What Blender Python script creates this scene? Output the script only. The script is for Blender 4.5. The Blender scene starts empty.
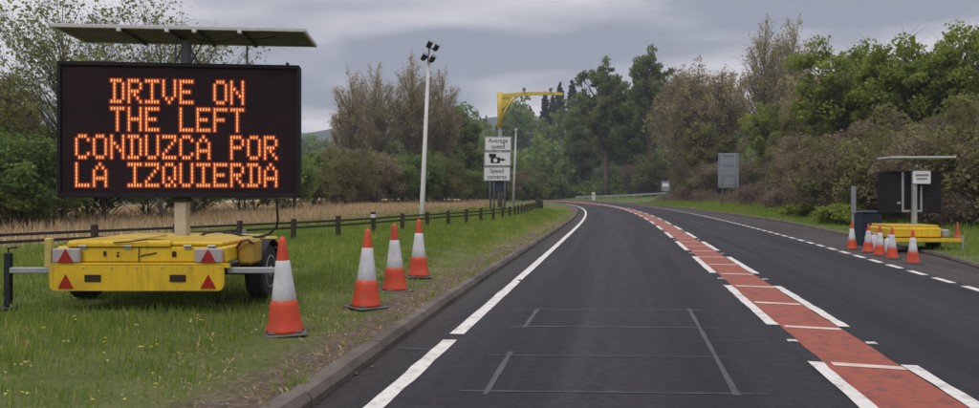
import bpy, math, random
import numpy as np
from mathutils import Vector, Matrix

R = math.radians
S = bpy.context.scene
COL = S.collection
random.seed(7)

# ------------------------------------------------------------------ camera
F, CX, HY, EYE = 760.0, 489.5, 193.0, 1.55      # focal length and principal point in photo pixels, eye height
cam = bpy.data.cameras.new('camera')
cam.sensor_width = 36.0
cam.lens = 36.0 * F / 979.0
cam.shift_y = -(204.0 - HY) / 979.0
cam.clip_start = 0.05
cam.clip_end = 20000
camo = bpy.data.objects.new('camera', cam)
COL.objects.link(camo)
camo.location = (0, 0, EYE)
camo.rotation_euler = (R(90), 0, 0)
S.camera = camo

# ------------------------------------------------------------------ world, sun, exposure
SUN_EL, SUN_AZ = 52.0, 205.0
CLOUD_X, CLOUD_Y = 7.7, 4.0
w = bpy.data.worlds.new('World')
S.world = w
w.use_nodes = True
nt = w.node_tree
for n in list(nt.nodes):
    nt.nodes.remove(n)
def wn(t, **kw):
    n = nt.nodes.new(t)
    for k, v in kw.items():
        setattr(n, k, v)
    return n
def wm(op, a, b=None, c=None):
    n = wn('ShaderNodeMath', operation=op)
    for i, v in enumerate((a, b, c)):
        if v is None:
            continue
        if isinstance(v, (int, float)):
            n.inputs[i].default_value = v
        else:
            nt.links.new(v, n.inputs[i])
    return n.outputs[0]
tc = wn('ShaderNodeTexCoord')
sep = wn('ShaderNodeSeparateXYZ')
nt.links.new(tc.outputs['Generated'], sep.inputs[0])
zc = wm('MAXIMUM', sep.outputs[2], 0.0)
den = wm('ADD', zc, 0.11)
comb = wn('ShaderNodeCombineXYZ')
nt.links.new(wm('DIVIDE', sep.outputs[0], den), comb.inputs[0])
nt.links.new(wm('DIVIDE', sep.outputs[1], den), comb.inputs[1])
n1 = wn('ShaderNodeTexNoise')
n1.inputs['Scale'].default_value = 0.62
n1.inputs['Detail'].default_value = 7
n1.inputs['Roughness'].default_value = 0.45
n1.inputs['Distortion'].default_value = 0.35
mp = wn('ShaderNodeVectorMath', operation='ADD')
mp.inputs[1].default_value = (CLOUD_X, CLOUD_Y, 0.0)
nt.links.new(comb.outputs[0], mp.inputs[0])
nt.links.new(mp.outputs[0], n1.inputs['Vector'])
ramp = wn('ShaderNodeValToRGB')
ramp.color_ramp.elements[0].position = 0.43
ramp.color_ramp.elements[0].color = (0.215, 0.235, 0.285, 1)
ramp.color_ramp.elements[1].position = 0.60
ramp.color_ramp.elements[1].color = (0.72, 0.68, 0.70, 1)
nt.links.new(n1.outputs['Fac'], ramp.inputs[0])
# overcast dome after CIE, but steepened overhead, out of view, to keep the ground lit
lum = wm('MULTIPLY_ADD', wm('MULTIPLY', zc, zc), 2.9, 1.12)
vm = wn('ShaderNodeVectorMath', operation='SCALE')
nt.links.new(ramp.outputs[0], vm.inputs[0])
nt.links.new(lum, vm.inputs['Scale'])
sky = wn('ShaderNodeTexSky')
sky.sky_type = 'NISHITA'
sky.sun_disc = False
sky.sun_elevation = R(SUN_EL)
sky.sun_rotation = R(SUN_AZ)
vs = wn('ShaderNodeVectorMath', operation='SCALE')
vs.inputs['Scale'].default_value = 0.06
nt.links.new(sky.outputs[0], vs.inputs[0])
mx = wn('ShaderNodeMix', data_type='RGBA')
mx.inputs[0].default_value = 0.93
nt.links.new(vs.outputs[0], mx.inputs[6])
nt.links.new(vm.outputs[0], mx.inputs[7])
bg = wn('ShaderNodeBackground')
bg.inputs[1].default_value = 1.0
nt.links.new(mx.outputs[2], bg.inputs[0])
wo = wn('ShaderNodeOutputWorld')
nt.links.new(bg.outputs[0], wo.inputs[0])

sl = bpy.data.lights.new('sun', 'SUN')
sl.energy = 1.2
sl.angle = R(16)
sl.color = (1.0, 0.96, 0.90)
so = bpy.data.objects.new('sun', sl)
COL.objects.link(so)
az, el = R(SUN_AZ), R(SUN_EL)
sd = Vector((math.sin(az) * math.cos(el), math.cos(az) * math.cos(el), math.sin(el)))
so.rotation_euler = (-sd).to_track_quat('-Z', 'Y').to_euler()

S.view_settings.view_transform = 'Standard'
S.view_settings.look = 'None'
S.view_settings.exposure = 0.12
S.view_settings.gamma = 1.0
S.view_settings.use_curve_mapping = False
S.cycles.use_denoising = True
S.cycles.max_bounces = 6
S.cycles.transparent_max_bounces = 8
S.cycles.volume_bounces = 0

# ------------------------------------------------------------------ materials
MATS = {}
class NT:
    def __init__(s, m):
        s.t = m.node_tree
    def n(s, t, **kw):
        x = s.t.nodes.new(t)
        for k, v in kw.items():
            setattr(x, k, v)
        return x
    def l(s, a, b):
        s.t.links.new(a, b)
    def math(s, op, a, b=None, c=None, clamp=False):
        x = s.n('ShaderNodeMath', operation=op, use_clamp=clamp)
        for i, v in enumerate((a, b, c)):
            if v is None:
                continue
            if isinstance(v, (int, float)):
                x.inputs[i].default_value = v
            else:
                s.l(v, x.inputs[i])
        return x.outputs[0]
    def noise(s, vec, scale, detail=4, rough=0.55, dist=0.0):
        x = s.n('ShaderNodeTexNoise')
        x.inputs['Scale'].default_value = scale
        x.inputs['Detail'].default_value = detail
        x.inputs['Roughness'].default_value = rough
        x.inputs['Distortion'].default_value = dist
        if vec is not None:
            s.l(vec, x.inputs['Vector'])
        return x.outputs['Fac']
    def ramp(s, fac, stops):
        x = s.n('ShaderNodeValToRGB')
        e = x.color_ramp.elements
        while len(e) < len(stops):
            e.new(0.5)
        for i, (p, c) in enumerate(stops):
            e[i].position = p
            e[i].color = tuple(c) + (1,) if len(c) == 3 else c
        s.l(fac, x.inputs[0])
        return x.outputs[0]
    def mix(s, f, a, b, blend='MIX'):
        x = s.n('ShaderNodeMix', data_type='RGBA', blend_type=blend)
        for i, v in ((0, f), (6, a), (7, b)):
            if isinstance(v, (int, float)):
                x.inputs[i].default_value = v
            elif isinstance(v, tuple):
                x.inputs[i].default_value = v + (1,) if len(v) == 3 else v
            else:
                s.l(v, x.inputs[i])
        return x.outputs[2]

def new_mat(name):
    m = bpy.data.materials.new(name)
    m.use_nodes = True
    MATS[name] = m
    return m, NT(m), m.node_tree.nodes['Principled BSDF']

def mat(name, c1, c2=None, rough=0.6, scale=8.0, bump=0.0, metal=0.0, spec=0.4, dirt=None, dirt_amt=0.3, bscale=None, vary=0.0, streak=0.0):
    """Plain painted / plastic / timber surface: two tones by noise, optional dirt and bump, object coordinates."""
    m, t, p = new_mat(name)
    c2 = c2 or tuple(min(1, x * 0.8) for x in c1)
    tcn = t.n('ShaderNodeTexCoord')
    oi = t.n('ShaderNodeObjectInfo')
    va = t.n('ShaderNodeVectorMath', operation='MULTIPLY_ADD')
    t.l(oi.outputs['Random'], va.inputs[0]); va.inputs[1].default_value = (37.0, 23.0, 51.0); t.l(tcn.outputs['Object'], va.inputs[2])
    v = va.outputs[0]
    f = t.noise(v, scale, 5)
    c = t.ramp(f, [(0.3, c1), (0.7, c2)])
    if dirt:
        g = t.noise(v, scale * 0.45, 6, 0.7)
        d = t.math('MULTIPLY', t.math('SMOOTHSTEP' if False else 'SUBTRACT', g, 0.48, clamp=True), 5 * dirt_amt, clamp=True)
        c = t.mix(d, c, dirt)
    if vary:
        k = t.math('MULTIPLY_ADD', oi.outputs['Random'], 2 * vary, 1 - vary)
        sc_ = t.n('ShaderNodeVectorMath', operation='SCALE'); t.l(c, sc_.inputs[0]); t.l(k, sc_.inputs['Scale']); c = sc_.outputs[0]
    if streak:
        mpn = t.n('ShaderNodeMapping'); mpn.inputs['Scale'].default_value = (9, 9, 0.9); t.l(v, mpn.inputs['Vector'])
        g2 = t.noise(mpn.outputs[0], 2.5, 5, 0.65)
        c = t.mix(t.math('MULTIPLY', t.math('SUBTRACT', g2, 0.50, clamp=True), 3.2 * streak, clamp=True), c, (0.10, 0.07, 0.035))
        g3 = t.noise(v, 26, 4, 0.75)
        c = t.mix(t.math('MULTIPLY', t.math('SUBTRACT', g3, 0.66, clamp=True), 14 * streak, clamp=True), c, (0.045, 0.03, 0.02))
    t.l(c, p.inputs['Base Color'])
    r = t.math('MULTIPLY_ADD', f, 0.25, rough - 0.12, clamp=True)
    t.l(r, p.inputs['Roughness'])
    p.inputs['Metallic'].default_value = metal
    p.inputs['Specular IOR Level'].default_value = spec
    if bump:
        b = t.n('ShaderNodeBump')
        b.inputs['Strength'].default_value = bump
        b.inputs['Distance'].default_value = 0.01
        t.l(t.noise(v, bscale or scale * 6, 5), b.inputs['Height'])
        t.l(b.outputs[0], p.inputs['Normal'])
    return m

mat('yellow', (0.70, 0.46, 0.018), (0.63, 0.40, 0.014), 0.42, 3, 0.04, dirt=(0.26, 0.16, 0.03), dirt_amt=0.35, streak=0.55)
mat('pale_yellow', (0.55, 0.42, 0.12), None, 0.5, 6, dirt=(0.2, 0.15, 0.06))
mat('mast_beige', (0.46, 0.41, 0.31), (0.38, 0.33, 0.25), 0.5, 6, dirt=(0.18, 0.15, 0.1))
mat('galv', (0.40, 0.41, 0.42), (0.30, 0.31, 0.32), 0.45, 9, 0.05, metal=0.35, dirt=(0.2, 0.18, 0.16))
mat('black_metal', (0.018, 0.017, 0.019), (0.012, 0.012, 0.014), 0.5, 6)
mat('case_black', (0.016, 0.013, 0.015), (0.011, 0.010, 0.012), 0.55, 3, spec=0.2, dirt=(0.05, 0.04, 0.04), dirt_amt=0.2)
mat('rubber', (0.018, 0.018, 0.019), (0.028, 0.026, 0.024), 0.85, 12, 0.3)
mat('cable', (0.008, 0.008, 0.008), None, 0.5, 12)
mat('solar_under', (0.085, 0.072, 0.090), (0.060, 0.052, 0.066), 0.55, 5)
mat('solar_frame', (0.55, 0.55, 0.54), (0.45, 0.45, 0.45), 0.4, 9, metal=0.3)
mat('solar_cell', (0.01, 0.012, 0.03), None, 0.15, 4)
mat('clip', (0.6, 0.6, 0.57), None, 0.5, 9)
mat('lamp_white', (0.40, 0.34, 0.34), (0.33, 0.29, 0.29), 0.35, 20)
mat('reflector_red', (0.36, 0.022, 0.016), (0.26, 0.016, 0.014), 0.25, 20)
mat('slot_dark', (0.03, 0.014, 0.008), None, 0.6, 9)
mat('toolbox', (0.45, 0.30, 0.04), (0.34, 0.2, 0.03), 0.5, 5, dirt=(0.1, 0.05, 0.02))
mat('hose_red', (0.16, 0.02, 0.012), None, 0.6, 9)
mat('cone_orange', (0.62, 0.075, 0.028), (0.54, 0.055, 0.022), 0.5, 5, 0.03, dirt=(0.22, 0.05, 0.035), dirt_amt=0.45, streak=0.3)
mat('cone_white', (0.66, 0.66, 0.68), (0.58, 0.58, 0.60), 0.4, 4, 0.02, dirt=(0.34, 0.31, 0.28), dirt_amt=0.5, streak=0.25)
mat('cone_base', (0.075, 0.07, 0.066), (0.13, 0.12, 0.11), 0.85, 7, 0.2)
mat('timber_dark', (0.032, 0.024, 0.018), (0.055, 0.042, 0.03), 0.85, 9, 0.3)
mat('timber_rail', (0.045, 0.036, 0.028), (0.03, 0.024, 0.02), 0.85, 9, 0.3)
mat('pole_white', (0.60, 0.59, 0.56), (0.52, 0.51, 0.48), 0.5, 2, dirt=(0.38, 0.34, 0.28), dirt_amt=0.25)
mat('gantry_yellow', (0.62, 0.47, 0.07), (0.55, 0.41, 0.06), 0.45, 2)
mat('grey_post', (0.20, 0.215, 0.225), (0.16, 0.17, 0.18), 0.55, 3)
mat('sign_white', (0.72, 0.72, 0.72), (0.66, 0.66, 0.66), 0.4, 2, dirt=(0.5, 0.48, 0.44), dirt_amt=0.2)
mat('print_black', (0.012, 0.012, 0.013), None, 0.5, 5)
mat('sign_back', (0.25, 0.27, 0.30), (0.20, 0.22, 0.25), 0.5, 2, dirt=(0.22, 0.22, 0.2), dirt_amt=0.25)
mat('cabinet', (0.022, 0.040, 0.060), (0.018, 0.032, 0.048), 0.5, 4)
mat('sack', (0.58, 0.57, 0.60), (0.48, 0.47, 0.5), 0.7, 6, 0.2)
mat('marker', (0.33, 0.34, 0.34), (0.25, 0.26, 0.26), 0.6, 4)
mat('barrier', (0.34, 0.34, 0.33), (0.28, 0.28, 0.27), 0.5, 3, metal=0.2)
mat('stud_white', (0.6, 0.58, 0.54), None, 0.4, 20)
mat('orange_plain', (0.5, 0.085, 0.03), (0.42, 0.07, 0.028), 0.55, 5)

def emit(name, col, strength):
    m, t, p = new_mat(name)
    p.inputs['Base Color'].default_value = (0.03, 0.012, 0.006, 1)
    p.inputs['Emission Color'].default_value = col + (1,)
    p.inputs['Emission Strength'].default_value = strength
    p.inputs['Roughness'].default_value = 0.4
emit('led_core', (1.0, 0.34, 0.085), 1.0)
emit('led_halo', (1.0, 0.06, 0.01), 0.17)

# LED face: horizontal louvres and the fine grid of unlit diodes
m, t, p = new_mat('led_face')
v = t.n('ShaderNodeTexCoord').outputs['Object']
sx = t.n('ShaderNodeSeparateXYZ'); t.l(v, sx.inputs[0])
wv = t.math('SINE', t.math('MULTIPLY', sx.outputs[2], 2 * math.pi / 0.043))
f = t.noise(v, 2.2, 5)
c = t.ramp(f, [(0.3, (0.030, 0.013, 0.015)), (0.75, (0.016, 0.010, 0.014))])
c = t.mix(t.math('MULTIPLY_ADD', wv, 0.25, 0.25), c, (0.010, 0.007, 0.009))
t.l(c, p.inputs['Base Color'])
p.inputs['Roughness'].default_value = 0.6
p.inputs['Specular IOR Level'].default_value = 0.12

# asphalt: UV = (offset across the road in metres, distance along it in metres)
def asphalt(name, base, lane=True):
    m, t, p = new_mat(name)
    uv = t.n('ShaderNodeUVMap'); uv.uv_map = 'road_uv'
    sp = t.n('ShaderNodeSeparateXYZ'); t.l(uv.outputs[0], sp.inputs[0])
    u, vv = sp.outputs[0], sp.outputs[1]
    ob = t.n('ShaderNodeTexCoord').outputs['Object']
    cb = t.n('ShaderNodeCombineXYZ')                      # long streaks: noise stretched along the road
    t.l(t.math('MULTIPLY', u, 2.4), cb.inputs[0]); t.l(t.math('MULTIPLY', vv, 0.07), cb.inputs[1])
    streak = t.noise(cb.outputs[0], 1.0, 5, 0.6, 0.3)
    fine = t.noise(ob, 70, 3, 0.8)
    mid = t.noise(ob, 9, 5, 0.75)
    blot = t.noise(ob, 0.9, 5, 0.65)
    c = t.ramp(streak, [(0.30, tuple(x * 0.66 for x in base)), (0.52, base), (0.72, tuple(x * 1.5 for x in base))])
    c = t.mix(t.math('MULTIPLY', t.math('SUBTRACT', blot, 0.45, clamp=True), 1.8, clamp=True), c, tuple(x * 1.35 for x in base))
    polish_sheen = None
    if lane:
        # pale sky reflection on worn, polished stone mid-lane, put into the colour; tracks darker
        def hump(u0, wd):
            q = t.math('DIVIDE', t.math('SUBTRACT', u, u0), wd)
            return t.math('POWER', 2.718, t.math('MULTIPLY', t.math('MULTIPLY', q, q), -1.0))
        polish_sheen = t.math('ADD', hump(-2.35, 0.42), t.math('MULTIPLY', hump(2.0, 0.45), 0.6))
        polish_sheen = t.math('MULTIPLY', polish_sheen, t.math('MULTIPLY_ADD', mid, 0.9, 0.25))
        c = t.mix(t.math('MULTIPLY', polish_sheen, 0.42), c, tuple(x * 2.3 for x in base))
        trk = t.math('ADD', t.math('ADD', hump(-3.2, 0.3), hump(-1.3, 0.38)), t.math('ADD', hump(1.15, 0.3), hump(2.9, 0.3)))
        c = t.mix(t.math('MULTIPLY', trk, 0.40), c, tuple(x * 0.55 for x in base))
        e = t.math('MULTIPLY', t.math('SUBTRACT', t.math('MULTIPLY_ADD', blot, 0.5, -4.15), u), 3.0, clamp=True)
        c = t.mix(t.math('MULTIPLY', e, 0.6), c, (0.034, 0.027, 0.023))      # grit swept against the left kerb
    vo = t.n('ShaderNodeTexVoronoi', feature='DISTANCE_TO_EDGE'); vo.inputs['Scale'].default_value = 0.55
    dv = t.n('ShaderNodeVectorMath', operation='ADD'); nz = t.n('ShaderNodeTexNoise'); nz.inputs['Scale'].default_value = 2.2; nz.inputs['Detail'].default_value = 6
    t.l(ob, nz.inputs['Vector']); t.l(ob, dv.inputs[0]); t.l(nz.outputs['Color'], dv.inputs[1]); t.l(dv.outputs[0], vo.inputs['Vector'])
    crk = t.math('MULTIPLY', t.math('SUBTRACT', 0.012, vo.outputs['Distance'], clamp=True), 90.0, clamp=True)
    crk = t.math('MULTIPLY', crk, t.math('MULTIPLY', t.math('SUBTRACT', blot, 0.46, clamp=True), 7.0, clamp=True))
    c = t.mix(t.math('MULTIPLY', crk, 0.85), c, (0.004, 0.004, 0.004))
    spl = t.noise(ob, 2.6, 3, 0.5)
    c = t.mix(t.math('MULTIPLY', t.math('SUBTRACT', spl, 0.64, clamp=True), 5.0, clamp=True), c, tuple(x * 0.45 for x in base))
    c = t.mix(0.9, c, t.ramp(mid, [(0.30, (0.22, 0.22, 0.22)), (0.70, (0.76, 0.75, 0.74))]), 'OVERLAY')
    c = t.mix(0.9, c, t.ramp(fine, [(0.36, (0.08, 0.08, 0.08)), (0.64, (0.92, 0.92, 0.93))]), 'OVERLAY')
    t.l(c, p.inputs['Base Color'])
    r = t.math('MULTIPLY_ADD', streak, -0.25, 0.86, clamp=True)
    t.l(r, p.inputs['Roughness'])
    p.inputs['Specular IOR Level'].default_value = 0.26
    b = t.n('ShaderNodeBump'); b.inputs['Strength'].default_value = 0.5; b.inputs['Distance'].default_value = 0.008
    t.l(t.noise(ob, 90, 3, 0.75), b.inputs['Height']); t.l(b.outputs[0], p.inputs['Normal'])
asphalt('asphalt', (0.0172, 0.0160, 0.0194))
asphalt('asphalt_old', (0.042, 0.034, 0.033), False)

def paint(name, col, worn, amt):
    m, t, p = new_mat(name)
    ob = t.n('ShaderNodeTexCoord').outputs['Object']
    f = t.noise(ob, 6, 6, 0.7)
    g = t.noise(ob, 60, 3, 0.7)
    k = t.math('MULTIPLY', t.math('SUBTRACT', t.math('MULTIPLY_ADD', g, 0.35, f), 0.66, clamp=True), amt, clamp=True)
    c = t.mix(k, t.mix(t.noise(ob, 1.3, 4), col, tuple(x * 0.82 for x in col)), worn)
    t.l(c, p.inputs['Base Color'])
    p.inputs['Roughness'].default_value = 0.65
    b = t.n('ShaderNodeBump'); b.inputs['Strength'].default_value = 0.25; b.inputs['Distance'].default_value = 0.004
    t.l(g, b.inputs['Height']); t.l(b.outputs[0], p.inputs['Normal'])
paint('white_paint', (0.66, 0.63, 0.58), (0.16, 0.15, 0.14), 3.4)
paint('bar_paint', (0.62, 0.52, 0.44), (0.34, 0.12, 0.08), 2.6)
paint('red_surface', (0.29, 0.060, 0.028), (0.085, 0.034, 0.027), 5.0)
paint('cut_seal', (0.052, 0.052, 0.055), (0.020, 0.020, 0.021), 5.0)
paint('cut_dark', (0.012, 0.012, 0.012), (0.03, 0.03, 0.03), 2.0)

mat('kerb', (0.125, 0.100, 0.082), (0.075, 0.062, 0.052), 0.85, 5, 0.5, dirt=(0.055, 0.045, 0.032), dirt_amt=0.6, vary=0.22)

# verge: soil near the kerb then grass; UV = (distance from kerb back, along)
def verge(name, soil_w, g1, g2, g3):
    m, t, p = new_mat(name)
    uv = t.n('ShaderNodeUVMap'); uv.uv_map = 'road_uv'
    sp = t.n('ShaderNodeSeparateXYZ'); t.l(uv.outputs[0], sp.inputs[0])
    d = sp.outputs[0]
    ob = t.n('ShaderNodeTexCoord').outputs['Object']
    f = t.noise(ob, 1.3, 6, 0.65)
    g = t.noise(ob, 14, 5, 0.7)
    q = t.noise(ob, 0.22, 4, 0.6)
    soil = t.ramp(g, [(0.3, (0.060, 0.046, 0.035)), (0.52, (0.115, 0.090, 0.064)), (0.70, (0.22, 0.175, 0.12))])
    grass = t.ramp(t.math('MULTIPLY_ADD', g, 0.4, t.math('MULTIPLY', f, 0.6)), [(0.35, g1), (0.5, g2), (0.68, g3)])
    k = t.math('MULTIPLY', t.math('SUBTRACT', t.math('MULTIPLY_ADD', f, 1.3, soil_w - 0.65), d), 2.6, clamp=True)
    c = t.mix(k, grass, soil)
    # the unmown field begins behind the fence
    k2 = t.math('MULTIPLY', t.math('SUBTRACT', t.math('MULTIPLY_ADD', q, 2.0, d), 60.0 if soil_w < 0.2 else 10.5), 0.6, clamp=True)
    c = t.mix(k2, c, t.ramp(g, [(0.3, (0.30, 0.23, 0.14)), (0.7, (0.42, 0.34, 0.22))]))
    t.l(c, p.inputs['Base Color'])
    p.inputs['Roughness'].default_value = 0.95
    p.inputs['Specular IOR Level'].default_value = 0.1
    b = t.n('ShaderNodeBump'); b.inputs['Strength'].default_value = 0.8; b.inputs['Distance'].default_value = 0.03
    t.l(t.noise(ob, 26, 5, 0.7), b.inputs['Height']); t.l(b.outputs[0], p.inputs['Normal'])
verge('verge_left', 0.72, (0.072, 0.090, 0.028), (0.10, 0.120, 0.038), (0.16, 0.155, 0.065))
verge('verge_right', 0.12, (0.068, 0.095, 0.028), (0.095, 0.13, 0.038), (0.125, 0.135, 0.05))
mat('field_ground', (0.11, 0.10, 0.045), (0.06, 0.075, 0.028), 0.95, 0.02, 0.0, spec=0.1)
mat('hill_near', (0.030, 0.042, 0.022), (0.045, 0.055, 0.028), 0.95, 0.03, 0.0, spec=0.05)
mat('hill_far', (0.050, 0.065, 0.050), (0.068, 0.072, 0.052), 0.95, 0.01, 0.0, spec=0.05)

def leaf(name, stops, trans=0.3):
    """Foliage: colour from the per-leaf attribute 'tint' (a random number) and a little from the individual."""
    m = bpy.data.materials.new(name); m.use_nodes = True; MATS[name] = m
    t = NT(m)
    for n in list(m.node_tree.nodes):
        m.node_tree.nodes.remove(n)
    a = t.n('ShaderNodeAttribute', attribute_name='tint')
    oi = t.n('ShaderNodeObjectInfo')
    f = t.math('ADD', a.outputs['Fac'], t.math('MULTIPLY_ADD', oi.outputs['Random'], 0.24, -0.12))
    c = t.ramp(f, stops)
    d = t.n('ShaderNodeBsdfDiffuse'); t.l(c, d.inputs[0])
    tr = t.n('ShaderNodeBsdfTranslucent'); t.l(c, tr.inputs[0])
    ms = t.n('ShaderNodeMixShader'); ms.inputs[0].default_value = trans
    t.l(d.outputs[0], ms.inputs[1]); t.l(tr.outputs[0], ms.inputs[2])
    o = t.n('ShaderNodeOutputMaterial'); t.l(ms.outputs[0], o.inputs[0])
leaf('leaf_green', [(0.0, (0.108, 0.140, 0.031)), (0.5, (0.220, 0.280, 0.051)), (1.0, (0.413, 0.418, 0.086))], 0.5)
leaf('leaf_dark', [(0.0, (0.082, 0.133, 0.044)), (0.5, (0.169, 0.239, 0.071)), (1.0, (0.302, 0.367, 0.106))], 0.5)
leaf('leaf_brown', [(0.0, (0.200, 0.157, 0.087)), (0.5, (0.382, 0.321, 0.159)), (1.0, (0.545, 0.490, 0.219))], 0.5)
leaf('leaf_olive', [(0.0, (0.121, 0.112, 0.047)), (0.5, (0.217, 0.206, 0.077)), (1.0, (0.338, 0.314, 0.119))], 0.5)
leaf('leaf_pale', [(0.0, (0.117, 0.138, 0.046)), (0.5, (0.199, 0.227, 0.078)), (1.0, (0.315, 0.344, 0.134))], 0.5)
leaf('leaf_mid', [(0.0, (0.102, 0.138, 0.047)), (0.5, (0.167, 0.217, 0.073)), (1.0, (0.254, 0.300, 0.111))], 0.5)
leaf('leaf_thicket', [(0.0, (0.131, 0.102, 0.066)), (0.5, (0.228, 0.184, 0.112)), (1.0, (0.350, 0.289, 0.173))], 0.45)
leaf('leaf_hedge', [(0.0, (0.099, 0.099, 0.042)), (0.5, (0.181, 0.184, 0.072)), (1.0, (0.289, 0.281, 0.112))], 0.45)
leaf('leaf_russet', [(0.0, (0.120, 0.081, 0.066)), (0.5, (0.215, 0.147, 0.112)), (1.0, (0.326, 0.263, 0.200))], 0.5)
leaf('needle', [(0.0, (0.026, 0.044, 0.036)), (0.5, (0.044, 0.065, 0.055)), (1.0, (0.073, 0.095, 0.069))], 0.1)
leaf('blade_green', [(0.0, (0.117, 0.177, 0.030)), (0.5, (0.199, 0.280, 0.050)), (0.85, (0.319, 0.361, 0.075)), (1.0, (0.554, 0.453, 0.160))], 0.5)
leaf('blade_dry', [(0.0, (0.273, 0.193, 0.104)), (0.5, (0.490, 0.367, 0.214)), (1.0, (0.761, 0.609, 0.395))], 0.5)
leaf('petal', [(0.0, (0.50, 0.40, 0.03)), (1.0, (0.50, 0.48, 0.22))], 0.3)
mat('bark', (0.13, 0.105, 0.08), (0.07, 0.056, 0.044), 0.9, 4, 0.4)
mat('bark_pale', (0.26, 0.225, 0.18), (0.18, 0.155, 0.125), 0.9, 3, 0.4)

# ------------------------------------------------------------------ mesh helpers
class MB:
    def __init__(s):
        s.v, s.f, s.m = [], [], []
        s.cur = 0
    def add(s, vs, fs, M=None):
        o = len(s.v)
        if M is not None:
            vs = [M @ Vector(p) for p in vs]
        s.v += [tuple(p) for p in vs]
        s.f += [tuple(i + o for i in f) for f in fs]
        s.m += [s.cur] * len(fs)
        return s
    def box(s, x0, x1, y0, y1, z0, z1, M=None, bev=0.0):
        if bev > 0:
            b = min(bev, (x1 - x0) * .45, (y1 - y0) * .45, (z1 - z0) * .45)
            vs = []
            X, Y, Z = (x0, x1), (y0, y1), (z0, z1)
            idx = {}
            for i in (0, 1):
                for j in (0, 1):
                    for k in (0, 1):
                        sx, sy, sz = (1 - 2 * i) * b, (1 - 2 * j) * b, (1 - 2 * k) * b
                        for a, d in enumerate(((0, sy, sz), (sx, 0, sz), (sx, sy, 0))):
                            idx[(i, j, k, a)] = len(vs)
                            vs.append((X[i] + d[0], Y[j] + d[1], Z[k] + d[2]))
            fs = []
            for a in range(3):
                o = [q for q in range(3) if q != a]
                for e in (0, 1):
                    c = []
                    for (p, q) in ((0, 0), (1, 0), (1, 1), (0, 1)):
                        kk = [0, 0, 0]; kk[a] = e; kk[o[0]] = p; kk[o[1]] = q
                        c.append(idx[(*kk, a)])
                    fs.append(c if (e ^ (a == 1)) else c[::-1])
            for a in range(3):
                o = [q for q in range(3) if q != a]
                for p in (0, 1):
                    for q in (0, 1):
                        k0 = [0, 0, 0]; k0[o[0]] = p; k0[o[1]] = q
                        k1 = list(k0); k1[a] = 1
                        fs.append([idx[(*k0, o[0])], idx[(*k1, o[0])], idx[(*k1, o[1])], idx[(*k0, o[1])]])
            for i in (0, 1):
                for j in (0, 1):
                    for k in (0, 1):
                        fs.append([idx[(i, j, k, 0)], idx[(i, j, k, 1)], idx[(i, j, k, 2)]])
            return s.add(vs, fs, M)
        vs = [(x, y, z) for x in (x0, x1) for y in (y0, y1) for z in (z0, z1)]
        return s.add(vs, [(0, 1, 3, 2), (4, 6, 7, 5), (0, 4, 5, 1), (2, 3, 7, 6), (0, 2, 6, 4), (1, 5, 7, 3)], M)
    def tube(s, pts, rad, n=8, cap=True):
        pts = [Vector(p) for p in pts]
        if isinstance(rad, (int, float)):
            rad = [rad] * len(pts)
        o = len(s.v)
        up = None
        for i, p in enumerate(pts):
            d = (pts[min(i + 1, len(pts) - 1)] - pts[max(i - 1, 0)])
            if d.length < 1e-9:
                d = Vector((0, 0, 1))
            d.normalize()
            if up is None:
                a = Vector((1, 0, 0)) if abs(d.x) < 0.8 else Vector((0, 1, 0))
                up = (a - d * a.dot(d)).normalized()
            else:
                up = (up - d * up.dot(d))
                up = up.normalized() if up.length > 1e-6 else Vector((1, 0, 0))
            sd_ = d.cross(up)
            for k in range(n):
                an = 2 * math.pi * k / n
                q = p + (up * math.cos(an) + sd_ * math.sin(an)) * rad[i]
                s.v.append(tuple(q))
        for i in range(len(pts) - 1):
            for k in range(n):
                a, b = o + i * n + k, o + i * n + (k + 1) % n
                s.f.append((a, b, b + n, a + n)); s.m.append(s.cur)
        if cap:
            s.f.append(tuple(o + k for k in range(n))[::-1]); s.m.append(s.cur)
            e = o + (len(pts) - 1) * n
            s.f.append(tuple(e + k for k in range(n))); s.m.append(s.cur)
        return s
    def lathe(s, prof, n=20, M=None, axis='z', cap=True):
        vs, fs = [], []
        for (r, h) in prof:
            for k in range(n):
                a = 2 * math.pi * k / n
                c, d = r * math.cos(a), r * math.sin(a)
                vs.append((c, d, h) if axis == 'z' else (h, c, d))
        for i in range(len(prof) - 1):
            for k in range(n):
                a, b = i * n + k, i * n + (k + 1) % n
                fs.append((a, b, b + n, a + n))
        if cap:
            fs.append(tuple(range(n))[::-1])
            fs.append(tuple((len(prof) - 1) * n + k for k in range(n)))
        return s.add(vs, fs, M)
    def prism_y(s, poly, y0, y1, M=None):
        """polygon in x,z pushed along y"""
        n = len(poly)
        vs = [(x, y0, z) for x, z in poly] + [(x, y1, z) for x, z in poly]
        fs = [tuple(range(n)), tuple(range(2 * n - 1, n - 1, -1))]
        fs += [(i, i + n, (i + 1) % n + n, (i + 1) % n) for i in range(n)]
        return s.add(vs, fs, M)
    def build(s, name, mats, parent=None, smooth=False):
        me = bpy.data.meshes.new(name)
        me.from_pydata(s.v, [], s.f)
        if isinstance(mats, str):
            mats = [mats]
        for q in mats:
            me.materials.append(MATS[q])
        if len(mats) > 1:
            me.polygons.foreach_set('material_index', s.m)
        if smooth:
            me.polygons.foreach_set('use_smooth', [True] * len(me.polygons))
        me.update()
        return link(name, me, parent)

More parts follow.
